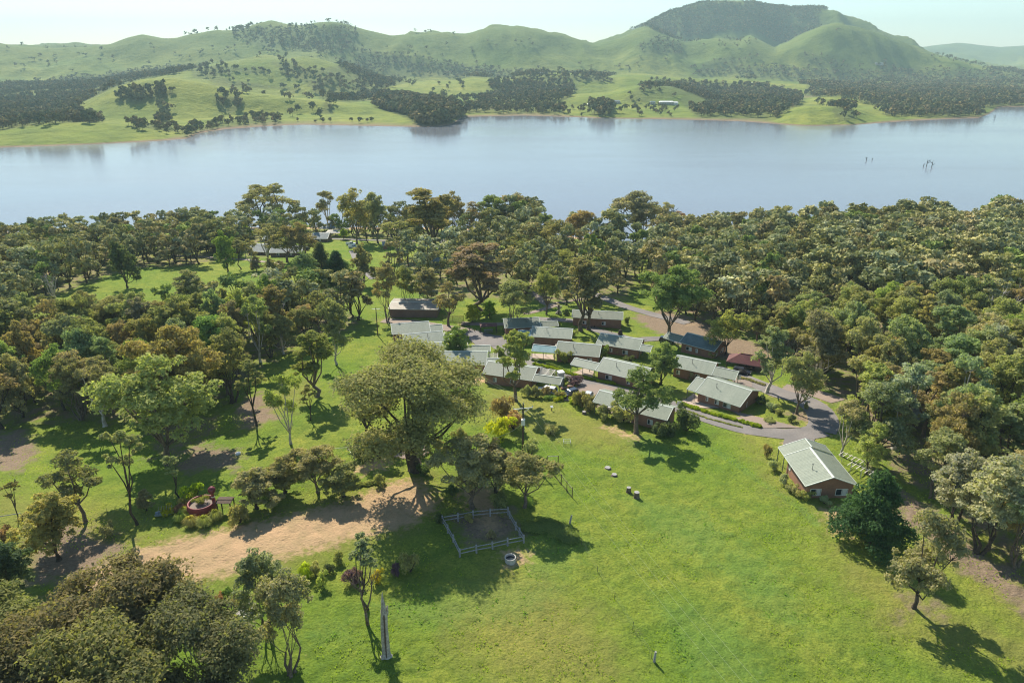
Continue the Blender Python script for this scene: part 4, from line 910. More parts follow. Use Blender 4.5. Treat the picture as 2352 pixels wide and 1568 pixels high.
house(c5(1435,465), c5(1800,560), c5(1325,560), 'cottage with dark tree-shaded roof and bright gable windows at the right', ext=('A', c5(1215,470), .6, .4, 'roof'), roof='roof_dark', group=GC, gable=(1, [(-2.6, 1.2), (.8, 2.0)]), flue=None, wins=((.15,1.8),(.45,.7)))
house(c5(560,725), c5(1060,838), c5(490,865), 'cottage in the middle with long carport on posts over a pale slab', ext=('A', c5(245,740), .52, .4), group=GC, flue=.35, wins=((.18,1.7),(.66,.8)))
house(c5(1330,700), c5(1745,785), c5(1335,835), 'cottage right of the dense green gum, dark car in its carport', ext=('B', c5(2000,835), .7, .3), group=GC, flue=.45, gable=(1, [(-2.4, 1.0)]), wins=((.08,1.0),(.6,1.2)), side='A')
house(c5(1650,925), c6(215,510), c5(1530,1090), 'large verandah cottage with curved lean-to roof above the tan slab', ext=('A', c5(1500,985), .8, .2), group=GC, flue=.33, wins=((.2,.6),(.42,1.0),(.62,1.9)), gable=(1, [(-1.0, .1)]))
house(c5(520,1065), c5(1290,1250), c5(435,1130), 'long cottage behind the white-limbed gum, white ute under its open end', group=GC, flue=None, wins=((.75,1.2),), wall='brick', ext=None, openA=.33)
H16 = house(c6(670,955), c6(855,1190), c6(465,1022), 'nearest cottage, alone at the right with two curtained gable windows', group=GC, gable=(1, [(-3.4, 1.9), (1.0, 2.1)]), flue=.62, wins=((.1,.7),), wmin=4.2, ext=('A', c6(680,885), 1.05, .9), pergola=None)
# long brown shed and lakeside buildings
house(s2(1565,1205), s2(1760,1207), s2(1572,1240), 'long brown shed with flat pale roof behind the narrow gums', hr=4.0, tan=.12, wall='brick_dark', roof='roof_brown', flue=None, wins=(), name='long_shed', cat='shed', w=5.5, group=None)
LB = 'brick houses beside the lake'
house(s2(1252,930), s2(1319,930), s2(1245,955), 'pale-roofed house by the lake with a low carport on its left', ext=('A', s2(1236,948), .5), sheets=False, group=LB, flue=None, wins=((.4,1.4),), wall='brick_dark', roof='roof_grey', name='lake_house', cat='house', wmin=4.5)
house(s2(1087,982), s2(1215,981), s2(1090,1010), 'grey-green roofed brick house beside the dark parked car', sheets=False, group=LB, flue=None, wins=((.2,1.4),(.6,1.4)), wall='brick_dark', roof='roof_grey', name='lake_house', cat='house', wmin=5, wmax=7)
house(s2(1012,972), s2(1088,976), s2(1020,1005), 'grey-roofed brick house left of the grey-green roofed one', sheets=False, group=LB, flue=None, wins=((.3,1.4),), wall='brick_dark', roof='roof_grey', name='lake_house', cat='house', wmin=5, wmax=7)
house(s2(1058,938), s2(1104,938), s2(1050,955), 'small grey-roofed house behind the lakeside road', sheets=False, group=LB, flue=None, wins=((.3,1.4),), wall='brick_dark', roof='roof_grey', name='lake_house', cat='house', wmin=4, wmax=5)
house(s2(945,920), s2(1000,922), s2(940,935), 'leftmost lakeside house, under the lime green tree', sheets=False, group=LB, flue=None, wins=((.3,1.4),), wall='brick_dark', roof='roof_grey', name='lake_house', cat='house', wmin=4, wmax=5)
house(s2(1800,930), s2(1880,922), s2(1792,942), 'green-roofed brick house at the lakeshore, long roof catching light', sheets=False, group=LB, flue=None, wins=((.3,1.0),), wall='brick_dark', roof='roof', name='lake_house', cat='house', wmin=5, wmax=6)
house(s2(1872,950), s2(1935,945), s2(1862,962), 'house partly hidden just right of the green-roofed lakeshore one', sheets=False, group=LB, flue=None, wins=(), wall='brick', roof='roof_grey', name='lake_house', cat='house', wmin=4, wmax=6)
house(s2(1528,966), s2(1550,965), s2(1528,972), 'small red brick toilet block on the lakeside lawn', sheets=False, hr=3.6, flue=None, wins=(), wall='brick', roof='roof_grey', name='toilet_block', cat='building', wmin=3, w=3.2)
def pav(v, sx, sy, h, hr, mat, label, name='pavilion', cat='shelter', rz=0., n=(2, 2), hip=True, furn=None, postm='dark_timber'):
    g = G(*v); g.z = float(E(g.x, g.y)); e = empty(name, g, rz, label=label, cat=cat); pm = MB().box(-.08, .08, -.08, .08, -.8, h).mesh('post', M[postm])
    for i in range(n[0]):
        for j in range(n[1]):
            o = link(bpy.data.objects.new('post', pm), e); o.location = (-sx + .2 + (2 * sx - .4) * i / (n[0] - 1), -sy + .2 + (2 * sy - .4) * j / (n[1] - 1), 0)
    b = MB(); k = .35 if hip else 1.0; X = sx * k if not hip or sx != sy else .1
    b.add([(-sx, -sy, h), (sx, -sy, h), (sx, sy, h), (-sx, sy, h), (-X, 0, hr), (X, 0, hr), (-sx, -sy, h - .08), (sx, -sy, h - .08), (sx, sy, h - .08), (-sx, sy, h - .08)], [(0, 1, 5, 4), (1, 2, 5), (2, 3, 4, 5), (3, 0, 4), (6, 9, 8, 7), (0, 6, 7, 1), (1, 7, 8, 2), (2, 8, 9, 3), (3, 9, 6, 0)])
    b.build('roof', M[mat], e); b = MB(); b.bar((-X, 0, hr + .02), (X + .01, 0, hr + .02), .18, .08); b.build('ridge_cap', M[mat], e)
    if furn:
        b = MB(); b.box(-sx * .5, sx * .5, -.5, .5, .72, .78); b.box(-sx * .5, sx * .5, -.95, -.7, .42, .47); b.box(-sx * .5, sx * .5, .7, .95, .42, .47)
        for x in (-sx * .4, sx * .4): b.box(x - .05, x + .05, -.9, .9, 0, .42); b.box(x - .05, x + .05, -.1, .1, .42, .72)
        b.build('picnic_table', M[furn], e)
    HOUSES.append((g.x, g.y, max(sx, sy) + 1)); return e
pav((1712,846), 4.8, 2.8, 2.4, 4.2, 'roof_maroon', 'open shelter with dark maroon roof at the wood edge behind the cottages', rz=R_(-25), n=(3, 2), furn='dark_timber')
pav((1122,762), 2.6, 1.5, 2.4, 2.55, 'roof_maroon', 'small red-edged barbecue shelter by the parking area', rz=R_(6), furn='timber')
pav((1010,608), 2.8, 2.8, 2.4, 3.6, 'roof_dark', 'small square gazebo with dark pyramid roof on the lawn', name='gazebo')
pav(s2(1345,925), 9, 6, 3, 5.5, 'roof_grey', 'large grey-roofed lakeside pavilion behind the branching gum', n=(4, 2)); pav(s2(1350,945), 6, 4, 3, 4.0, 'concrete', 'pale-topped marquee beside the lakeside pavilion', name='marquee', cat='marquee', n=(3, 2)); pav(s2(1275,922), 4.5, 3, 2.6, 3.8, 'roof_dark', 'dark-roofed shelter left of the lakeside pavilion')
pav((1795,662), 3, 3, 2.6, 3.9, 'roof_brown', 'brown shelter roof showing in the right-hand wood'); pav((2090,975), 4, 3, 2.6, 4.0, 'roof_grey', 'pale-roofed shelter glimpsed between trees at right')
# far houses across the lake
def farhouse(v, L, w, h, label, wall='white', roof='roof_grey', rz=0., wings=0):
    g = G(*v, 0, F); e = empty('farm_house', (g.x, g.y, float(F(g.x, g.y))), rz, label=label, cat='house', group='houses on the far shore'); b = MB(); b.box(-L / 2, L / 2, -w / 2, w / 2, -4, h); b.build('wall', M[wall], e)
    b = MB(); o = .6; H = h + w * .24
    def rf(x0, x1, y0, y1, h, H): 
        b.add([(x0, y0, h), (x1, y0, h), (x1, y1, h), (x0, y1, h), (x0 + 2, (y0 + y1) / 2, H), (x1 - 2, (y0 + y1) / 2, H)], [(0, 1, 5, 4), (1, 2, 5), (2, 3, 4, 5), (3, 0, 4), (0, 3, 2, 1)])
    rf(-L / 2 - o, L / 2 + o, -w / 2 - o, w / 2 + o, h + .003, H)
    for k in range(wings): x = -L / 3 + k * L / max(1, wings - 1) * .66; rf(x - 3, x + 3, -w / 2 - 3, 0, h - .05, H - .7)
    b.build('roof', M[roof], e); wm = MB().box(-.9, .9, -.04, .02, 0, 1.3).mesh('window', M['glass'])
    for k in range(int(L / 5)):
        q = link(bpy.data.objects.new('window', wm), e); q.location = (-L / 2 + 2.5 + k * 5, -w / 2 - .02, 1)
farhouse((1363,243), 26, 12, 4, 'large white house with several roof gables across the lake', 'white', 'white', 0, 3)
farhouse(s2(2465,412), 16, 10, 4, 'grey house right of the large white one across the lake', 'concrete', 'roof_grey', 0, 1)
farhouse(s2(2610,415), 11, 8, 4, 'small dark-roofed house left of the long white farm building', 'concrete', 'roof_dark'); farhouse(s2(2665,415), 30, 10, 4, 'long white-roofed farm building across the lake at centre right', 'concrete', 'white', 0, 2)
farhouse(s2(2700,416), 12, 8, 3.5, 'small pale shed at the right end of the long farm building', 'white', 'white'); farhouse(s2(2172,296), 30, 9, 3.5, 'low flat house on the wooded knoll across the lake', 'brick_dark', 'roof_grey')
farhouse(s2(1850,440), 8, 6, 3, 'tiny white boat shed at the far shoreline', 'white', 'white'); farhouse(s2(3565,454), 14, 9, 3.5, 'white-roofed shed among trees at the far right shore', 'concrete', 'white'); farhouse(s2(3003,337), 12, 8, 3, 'pale roof among the dark trees on the right far side', 'concrete', 'white')
farhouse(s2(3515,257), 34, 12, 4, 'long pale shed at the foot of the mountain slope', 'concrete', 'roof_grey')
# ---------------------------------------------------------------- vehicles
def paint(name, c):
    m, nt, p, o = newmat(name); p.inputs['Base Color'].default_value = (*c, 1); p.inputs['Roughness'].default_value = .28; p.inputs['Coat Weight'].default_value = .6; n = noise(nt, 2, 3, objco(nt)); nt.links.new(mix(nt, ramp(nt, n, .3, .8, 0, .25), c, [x * .7 + .02 for x in c]), p.inputs['Base Color']); return m
M['p_white'] = paint('white_car_paint', (.72, .73, .73)); M['p_black'] = paint('dark_blue_car_paint', (.015, .02, .03)); M['p_silver'] = paint('silver_car_paint', (.55, .57, .58)); M['tyre'] = simple('tyre_rubber', (.02, .02, .02), .9); M['lamp'] = simple('lamp_glass', (.6, .6, .6), .15, .05); M['redlamp'] = simple('tail_lamp', (.35, .02, .02), .2, .05)
def loft(secs, name, mat, par, caps=True):
    """closed rings joined nose to tail"""
    b = MB(); n = len(secs[0])
    for s in secs: b.v += s
    for i in range(len(secs) - 1):
        for k in range(n): k2 = (k + 1) % n; b.f.append((i * n + k, i * n + k2, (i + 1) * n + k2, (i + 1) * n + k))
    if caps: b.f.append(tuple(range(n))[::-1]); b.f.append(tuple((len(secs) - 1) * n + k for k in range(n)))
    return b.build(name, mat, par, smooth=False)
def ring(x, w, z0, z1, ch=.12): return [(x, -w, z0 + ch), (x, -w * .9, z0), (x, w * .9, z0), (x, w, z0 + ch), (x, w, (z0 + z1) / 2 + .05), (x, w * .95, z1), (x, -w * .95, z1), (x, -w, (z0 + z1) / 2 + .05)]
def car(p, rz, kind, mat, label, name='parked_car', cat='car', scale=1.0):
    p = Vector(p); e = empty(name, (p.x, p.y, float(E(p.x, p.y)) + .1), rz, label=label, cat=cat, group=None); e.scale = (scale,) * 3; m = M[mat]
    L, h1, h2 = {'suv': (4.6, .95, 1.72), 'hatch': (4.1, .85, 1.48), 'ute': (5.2, 1.0, 1.80)}[kind]; a = L / 2
    body = [ring(-a, .72, .42, .72), ring(-a + .12, .86, .32, h1 - .06), ring(-a + .6, .90, .26, h1), ring(a - 1.2, .90, .26, h1), ring(a - .25, .85, .28, h1 - .12), ring(a, .68, .38, .68)]
    bo = loft(body, 'body', m, e)
    t0, t1, t2, t3 = {'suv': (-a + .12, -a + .45, .35, 1.15), 'hatch': (-a + .15, -a + .75, .25, 1.1), 'ute': (-.55, -.35, .75, 1.35)}[kind]
    def gr(x, w, z): return [(x, -w, z), (x, w, z)]
    g = MB(); g.add([(t0, -.84, h1 - .02), (t0, .84, h1 - .02), (t1, .66, h2 - .05), (t1, -.66, h2 - .05), (t3, -.84, h1 - .02), (t3, .84, h1 - .02), (t2, .66, h2 - .05), (t2, -.66, h2 - .05)], [(0, 3, 2, 1), (4, 5, 6, 7), (0, 4, 7, 3), (1, 2, 6, 5)]); g.build('windows', M['glass'], e)
    r = MB(); r.add([(t1 - .05, -.68, h2 - .06), (t1 - .05, .68, h2 - .06), (t2 + .06, .68, h2 - .06), (t2 + .06, -.68, h2 - .06), (t1 + .1, -.58, h2), (t1 + .1, .58, h2), (t2 - .1, .58, h2), (t2 - .1, -.58, h2)], [(0, 1, 5, 4), (1, 2, 6, 5), (2, 3, 7, 6), (3, 0, 4, 7), (4, 5, 6, 7), (3, 2, 1, 0)])
    for sy in (-1, 1):
        for x0, x1 in ((t0, t1), ((t0 + t3) / 2 - .1, (t1 + t2) / 2 - .1), (t3, t2)): r.bar((x0, sy * .845, h1 - .02), (x1, sy * .675, h2 - .04), .07)
    r.build('roof', m, e)
    if kind == 'ute':
        b = MB(); b.box(-a + .05, -.62, -.86, .86, h1 + .01, h1 + .06); b.box(-a + .05, -.62, -.88, -.82, h1 + .06, h1 + .38); b.box(-a + .05, -.62, .82, .88, h1 + .06, h1 + .38); b.box(-a + .03, -a + .09, -.82, .82, h1 + .06, h1 + .38); b.box(-.68, -.62, -.82, .82, h1 + .06, h1 + .38); b.build('tray', m, e)
    tm = MB(); tm.tube([(0, -.11, 0), (0, .11, 0)], .35, 14); tme = tm.mesh('tyre', M['tyre']); rm = MB(); rm.tube([(0, -.12, 0), (0, .12, 0)], .2, 10); rme = rm.mesh('rim', M['metal'])
    for x in (-a + .85, a - .85):
        for y in (-.82, .82):
            w = link(bpy.data.objects.new('wheel', tme), e); w.location = (x, y, .35); link(bpy.data.objects.new('rim', rme), w)
    for y in (-.6, .6): b = MB(); b.box(a - .12, a - .005, y - .16, y + .16, .6, .74); b.build('headlight', M['lamp'], e); b = MB(); b.box(-a - .005, -a + .1, y - .12, y + .12, .62, .72); b.build('tail_light', M['redlamp'], e)
    return e
def cc(x, y): return ((2100 + .2232 * x) / 1.7415, (1430 + .2232 * y) / 1.7415)
def gz(v): g = G(*v); return g
def heading(v1, v2): a = G(*v1); b = G(*v2); return math.atan2(b.y - a.y, b.x - a.x)
car(gz(cc(385,640)), heading(cc(560,660), cc(210,600)) + math.pi * 0, 'suv', 'p_white', 'white car parked under the front carport of the left row', scale=1.12)
car(gz(cc(800,690)), heading(cc(930,660), cc(680,720)), 'suv', 'p_black', 'glossy dark blue-black car parked on the driveway in the open')
car(gz(cc(1120,740)), heading(cc(1180,660), cc(1080,770)), 'hatch', 'p_silver', 'small silver-white car parked right of the dark one')
car(gz(cc(1430,870)), heading(cc(1300,790), cc(1560,930)), 'ute', 'p_white', 'white ute reversed under the open end of the long cottage', name='parked_ute', cat='ute')
car(gz((1703,858)), R_(-20), 'suv', 'p_black', 'dark car in the carport beside the verandah cottage'); car(gz((1531,786)), R_(-20), 'suv', 'p_black', 'dark car under the carport of the dark roofed cottage')
car(gz((806,562)), R_(10), 'ute', 'p_white', 'rear one of two white utes parked by the lake', name='parked_ute', cat='ute'); car(gz((812,569)), R_(10), 'ute', 'p_white', 'front one of two white utes parked by the lake', name='parked_ute', cat='ute'); car(gz((702,574)), R_(160), 'suv', 'p_black', 'black car beside the lakeside brick house'); car(gz((716,557)), R_(90), 'hatch', 'p_black', 'dark car in the carport of the pale-roofed lake house')
def caravan(v):
    g = G(*v); e = empty('caravan', (g.x, g.y, float(E(g.x, g.y))), R_(8), label='white caravan camped on the grass by the beach', cat='caravan'); b = MB(); S = []
    for x, k in ((-3.2, .9), (-2.9, 1), (2.7, 1), (3.2, .85)): S.append([(x, -1.2, .5), (x, 1.2, .5), (x, 1.2, .5 + 1.9 * k), (x, .95, .5 + 2.15 * k), (x, -.95, .5 + 2.15 * k), (x, -1.2, .5 + 1.9 * k)])
    loft(S, 'body', M['p_white'], e)
    for x in (-2, .6): b = MB(); b.box(x, x + 1.2, -1.23, -1.19, 1.4, 2.0); b.build('window', M['glass'], e)
    b = MB(); b.tube([(0, -1.25, .35), (0, -1.0, .35)], .35, 12); b.tube([(0, 1.25, .35), (0, 1.0, .35)], .35, 12); b.build('wheels', M['tyre'], e); b = MB(); b.bar((3.2, 0, .55), (4.4, 0, .5), .12); b.build('drawbar', M['darkmetal'], e)
caravan((1409,577))
# ---------------------------------------------------------------- garden, fences, small things
def onG(v, h=0.0): g = G(*v); return Vector((g.x, g.y, float(E(g.x, g.y)) + h))
def q5(x, y): return ((1600 + .3401 * x) / 1.7415, (1800 + .3401 * y) / 1.7415)
def q3(x, y): return ((2100 + .6575 * x) / 1.7415, (1700 + .6575 * y) / 1.7415)
def q6(x, y): return ((1200 + .6376 * x) / 1.7415, (1300 + .6376 * y) / 1.7415)
def fence(name, pts, label, ph=1.4, r=.10, rails=(.6, 1.15), rr=.05, mat='timber', sub=None, wires=0, square=False, cat='fence'):
    """posts and rails, each its own part"""
    P = [onG(p) for p in pts]; e = empty(name, P[0], 0, label=label, cat=cat); o = P[0]
    if sub:
        Q = []
        for a, b in zip(P[:-1], P[1:]):
            n = max(1, round((b - a).length / sub)); Q += [a + (b - a) * k / n for k in range(n)]
        P = Q + [P[-1]]; P = [Vector((p.x, p.y, float(E(p.x, p.y)))) for p in P]
    for p in P:
        b = MB(); l = Vector((random.uniform(-.03, .03), random.uniform(-.03, .03), 0)); q = p - o
        if square: b.bar(q + Vector((0, 0, -.3)), q + l + Vector((0, 0, ph)), r * 2)
        else: b.tube([q + Vector((0, 0, -.3)), q + l + Vector((0, 0, ph * random.uniform(.96, 1.04)))], [r, r * .9], 8)
        b.build('post', M[mat], e)
    for h in rails:
        for a, c in zip(P[:-1], P[1:]):
            b = MB(); b.tube([a - o + Vector((0, 0, h)), c - o + Vector((0, 0, h + random.uniform(-.03, .03)))], rr, 5); b.build('rail', M[mat], e)
    if wires:
        b = MB()
        for k in range(wires):
            h = ph * (k + 1) / (wires + .3)
            for a, c in zip(P[:-1], P[1:]): b.tube([a - o + Vector((0, 0, h)), (a + c) / 2 - o + Vector((0, 0, h - .03)), c - o + Vector((0, 0, h))], .0045, 3)
        b.build('wire', M['post'], e)
    return e
fence('paddock_fence', [q5(683,825), q5(500,855), q5(563,965), q5(628,1085), q5(703,1245), q5(900,1200), q5(1088,1165), q5(1265,1122), q5(1455,1085), q5(1405,1000), q5(1360,930), q5(1290,800), q5(1270,755), q5(1060,770), q5(860,790), q5(683,825)], 'grey timber post and rail fence round the shaded square paddock', 1.5, .15, (.55, 1.2), .075)
fence('garden_fence', [q5(1720,205), q5(1770,250), q5(1833,320), q5(1895,395), q5(1962,480), q5(2025,555)], 'tall wire and timber garden fence casting crossed shadows on the grass', 2.2, .07, (.15, 1.75), .045, mat='dark_timber', wires=5)
b = MB(); p0 = onG(q5(1720,205)); p1 = onG(q5(1858,195)); e = empty('gateway', p0, label='tall timber gateway at the top end of the garden fence', cat='gateway')
for p in (p0 + Vector((.25, .2, 0)), p1): b = MB(); b.tube([p - p0 + Vector((0, 0, -.3)), p - p0 + Vector((0, 0, 2.5))], .08, 7); b.build('post', M['dark_timber'], e)
b = MB(); b.tube([Vector((.25, .2, 2.4)), p1 - p0 + Vector((0, 0, 2.4))], .06, 6); b.build('lintel', M['timber'], e)
fence('wire_fence', [q3(343,725), q3(440,895), q3(545,1055), q3(655,1240), q3(770,1415)], 'thin wire fence of slim stakes running down the foreground pasture', 1.3, .035, (), .02, mat='darkmetal', wires=2)
for v, t, lb in ((q3(270,598), (.35, .1), 'short leaning timber post at the top end of the wire fence'), (q3(785,1435), (.1, .03), 'thick weathered post at the bottom end of the wire fence')):
    g = onG(v); b = MB(); b.tube([(0, 0, -.3), (t[0] * .5, t[1] * .5, .8), (t[0], t[1], 1.6)], [.17, .16, .13], 9); o = b.build('timber_post', M['timber'], None, label=lb, cat='post'); o.location = g
def lfq(x, y): return (x * .5936 / 1.7415, (1800 + .5936 * y) / 1.7415)
fence('stake_fence', [lfq(620,500), lfq(725,430), lfq(855,400), lfq(990,405), lfq(1112,370), lfq(1200,360)], 'line of thin stakes and wire across the grass left of the red tank', 1.3, .03, (), .02, mat='darkmetal', wires=3)
fence('rail_fence', [lfq(-60,500), lfq(0,478), lfq(145,455)], 'timber rail fence running in from the left edge', 1.1, .08, (1.0,), .07, mat='timber')
fence('handrail', [q6(105,810), q6(200,800), q6(300,790), q6(325,830), q6(345,860)], 'pale timber handrail with posts beside the garden bed', 1.0, .04, (.95,), .045, mat='cream')
fence('bollard_row', [c5(380,400), c5(465,415), c5(550,442), c5(640,465)], 'row of short dark timber bollards along the upper lane', .85, .10, (), mat='dark_timber'); fence('bollard_row', [c4(985,440), c4(1040,455)], 'two short posts on the grass before the barbecue shelter', .9, .1, (), mat='dark_timber')
def lattice(a, c, h, label):
    A = onG(a); B = onG(c); e = empty('lattice_fence', A, math.atan2(B.y - A.y, B.x - A.x), label=label, cat='fence'); L = (B - A).length; n = int(L / .22)
    for x in (0, L / 2, L): b = MB(); b.box(x - .06, x + .06, -.06, .06, -.3, h + .1); b.build('post', M['dark_timber'], e)
    b = MB(); b.box(0, L, -.03, .03, h - .06, h); b.box(0, L, -.03, .03, .1, .16); b.build('rail', M['dark_timber'], e)
    for sg in (1, -1):
        for k in range(n):
            x = k * .22; y = .012 * sg; a0, a1 = ((x, .14), (min(L, x + h), min(h, .14 + L - x))) if sg > 0 else ((x, h), (min(L, x + h), max(.1, h - (L - x)))); b = MB(); b.bar((a0[0], y, a0[1]), (a1[0], y, a1[1]), .045, .018); b.build('slat', M['dark_timber'], e)
lattice(c4(705,352), c4(925,352), 1.9, 'dark lattice fence right of the long brown shed'); lattice(c4(880,398), c4(985,398), 1.2, 'low lattice screen behind the village parking area')
for k, x in enumerate((225, 340)): lattice(c4(x, 192), c4(x + 90, 192), 1.2, f'{["left", "right"][k]} one of two small lattice panels behind the brown shed')
# gate
A = onG(q6(460,775)); Bp = onG(q6(540,770)); e = empty('timber_gate', A, math.atan2(Bp.y - A.y, Bp.x - A.x), label='closed timber field gate by the garden bed left of the huge gum', cat='gate'); L = (Bp - A).length
for x in (0, L, L + .5): b = MB(); b.box(x - .12, x + .12, -.12, .12, -.3, 1.7); b.build('post', M['timber'], e)
for z in (.3, .75, 1.35): b = MB(); b.box(.13, L - .13, -.04, .04, z, z + .1); b.build('rail', M['timber'], e)
b = MB(); b.bar((.15, .05, .35), (L - .15, .05, 1.3), .08, .03); b.bar((.15, .06, 1.3), (L - .15, .06, .35), .08, .03); b.build('brace', M['timber'], e)
# stone ring with stools round a fire pit
g = onG(q6(690,790)); e = empty('stone_ring', g, label='oval ring of rocks round bare earth at the foot of the huge gum', cat='stone ring')
b = MB(); n = 40; ss = [bmesh.new() for _ in range(1)]
def rock(s, seed):
    bm = bmesh.new(); bmesh.ops.create_icosphere(bm, subdivisions=1, radius=s); r = random.Random(seed)
    for v in bm.verts: v.co *= r.uniform(.75, 1.2); v.co.z *= .65
    me = bpy.data.meshes.new('rock'); bm.to_mesh(me); bm.free(); me.materials.append(M['stone']); return me
RK = [rock(.28, i) for i in range(4)]
for k in range(38):
    a = k * 2 * math.pi / 38; o = link(bpy.data.objects.new('rock', RK[k % 4]), e); x, y = 3.7 * math.cos(a), 3.0 * math.sin(a); o.location = (x, y, float(E(g.x + x, g.y + y)) - g.z + .12); o.rotation_euler = (0, 0, a * 7); o.scale = (1, 1, random.uniform(.8, 1.2))
b = MB(); b.lathe([(0, .10), (3.4, .10)], 28); b.build('bark_mulch', M['drive'], e).scale = (1, .8, 1)
e2 = empty('fire_pit', g + Vector((.3, .2, 0)), label='small round fire pit of stones inside the rock ring', cat='fire pit')
for k in range(12): a = k * math.pi / 6; o = link(bpy.data.objects.new('stone', RK[k % 4]), e2); o.location = (.75 * math.cos(a), .75 * math.sin(a), .2); o.scale = (.7, .7, .8)
for k, (x, y, t) in enumerate(((-2, .9, 'far left'), (-1.9, -.6, 'near left'), (-.9, 1.7, 'back'), (1.9, 1.2, 'far right'), (2.1, -.5, 'near right'))):
    b = MB(); b.lathe([(0, 0), (.24, 0), (.22, .5), (.21, .52), (0, .52)], 10); o = b.build('log_stool', M['deadwood'], None, label=f'{t} log stool inside the rock ring', cat='stool', group='log stools round the fire pit'); o.location = g + Vector((x, y, .08))
# stumps
for v, r, h, lb in ((q3(503,262), .55, .3, 'low wide stump, upper left of four on the pasture'), (q3(543,305), .5, .35, 'low stump with pale cut face just below the upper left one'), (q3(630,405), .4, 1.0, 'upright stump, left one of the lower pair'), (q3(678,440), .48, 1.2, 'tallest stump with jagged pale top, right one of the lower pair'), (cc(1060,1000), .45, .6, 'pale stump on the grass before the bushes by the white ute')):
    b = MB(); b.lathe([(r * 1.5, -.2), (r * 1.15, .12), (r, h * .6), (r * .96, h)], 12); b.build('trunk', M['bark'], (e := empty('tree_stump', onG(v), random.random() * 6, label=lb, cat='stump'))); b = MB(); b.lathe([(r * .96, h), (r * .5, h + .02), (0, h + .03)], 12); b.build('cut_face', M['timber'], e)
# standing dead trunk, split open
g = onG((887,1508)); e = empty('dead_tree', g, label='tall silver-grey dead trunk split by a black crack, standing in the foreground', cat='dead tree')
_, _, d = proj(g.x, g.y, g.z); b = MB(); H = 10.2; n = 11; rings = []
for k, (z, r) in enumerate(((-.3, .95), (.25, .62), (1, .5), (3, .46), (5, .44), (6.6, .42), (7.6, .38))):
    for j in range(n): a = j / n * 2 * math.pi; rr = r * (1 + .16 * math.sin(a * 3 + k)) * (.62 if j == 8 else 1); b.v.append((rr * math.cos(a) + .03 * z, rr * math.sin(a), z))
    if k: b.f += [((k - 1) * n + j, (k - 1) * n + (j + 1) % n, k * n + (j + 1) % n, k * n + j) for j in range(n)]
b.build('trunk', M['deadwood'], e, smooth=True)
for dx, dy, h, w in ((-.12, .15, 10.3, .3), (.15, -.1, 9.0, .2), (.45, .1, 8.3, .16), (.0, -.25, 8.8, .18), (.3, .3, 8.0, .15)): b = MB(); b.tube([(.2 + dx * .8, dy, 6.8), (.22 + dx, dy, (7.4 + h) / 2), (.3 + dx, dy * 1.1, h)], [w, w * .65, .02], 5); b.build('splinter', M['deadwood'], e)
b = MB(); b.add([(.12, -.52, .4), (.2, -.55, .4), (.36, -.42, 7.2), (.2, -.45, 7.2), (.1, -.53, 3)], [(0, 1, 2, 3, 4)]); b.bar((.15, -.45, .5), (.27, -.40, 7.0), .09, .06); b.build('crack', M['dark_timber'], e)
# bare forked tree
g = onG((845,1432)); e = empty('bare_tree', g, label='bare forked tree with two thin stems and leafless white twigs', cat='tree'); b = MB(); r = random.Random(4)
b.tube([(0, 0, -.3), (-.1, 0, 1.2), (-.15, 0, 2.0)], [.26, .2, .18], 7)
for sx, top in ((-.55, 7.6), (.95, 8.2)):
    b.tube([(-.15, 0, 2.0), (sx * .7 - .1, .1, 4), (sx, .1, 6), (sx * 1.0, .1, top - 1.6)], [.15, .12, .1, .08], 6)
    for k in range(8):
        a = r.uniform(0, 6.28); l = r.uniform(1.2, 2.2); s = Vector((sx, .1, top - 1.6 - r.random() * .8)); m = s + Vector((math.cos(a) * l * .5, math.sin(a) * l * .5, .5)); b.tube([s, m, m + Vector((math.cos(a) * l * .3, math.sin(a) * l * .3, 1.1))], [.05, .035, .012], 4)
        for _ in range(2): a2 = a + r.uniform(-.8, .8); b.tube([m, m + Vector((math.cos(a2) * .7, math.sin(a2) * .7, .7))], [.025, .008], 3)
b.build('trunk', M['bark'], e, smooth=True)
# dead trees in the lake
def snag(v, h, seed, label, n=4):
    g = GP(*v, 0); e = empty('dead_tree', g, label=label, cat='dead tree', group='drowned dead trees'); b = MB(); r = random.Random(seed); b.tube([(0, 0, -2), (.1, 0, h * .4), (r.uniform(-.4, .4), 0, h)], [.4, .32, .1], 5)
    for _ in range(n): z = r.uniform(.1, .7) * h; a = r.choice((-1, 1)) * r.uniform(.25, .6) * h; b.tube([(0, 0, z), (a * .6, r.uniform(-.5, .5), z + h * .15), (a, r.uniform(-.5, .5), z + h * r.uniform(.2, .5))], [.25, .18, .06], 4)
    b.build('trunk', M['bark_dark'], e)
snag((1990,368), 3.5, 1, 'low drowned dead tree forked like a Y, left one in open water', 3); snag((2003,367), 2.0, 2, 'drowned log curving just above the water beside the Y-shaped snag', 2); snag((2128,381), 6.5, 3, 'tall thin drowned dead tree at the right of the open water', 4); snag((2140,382), 6.2, 5, 'thick dark drowned stump right of the tall thin one', 2); snag((2121,381), 2.5, 6, 'short drowned stick left of the tall thin dead tree', 1)
snag((2285,272), 8, 7, 'pale drowned dead tree at the mouth of the far inlet', 4); snag((2262,262), 5, 8, 'drowned dead tree left of the inlet mouth', 4)
for k, (x, y, h) in enumerate(((1405,487,6), (1432,500,8), (1545,500,7))): snag((x, y), h, 20 + k, ('bare sapling standing in the water left of the great waterline gum', 'dark drowned tree beside the great waterline gum', 'drowned bare tree left of the orange one')[k], 4)
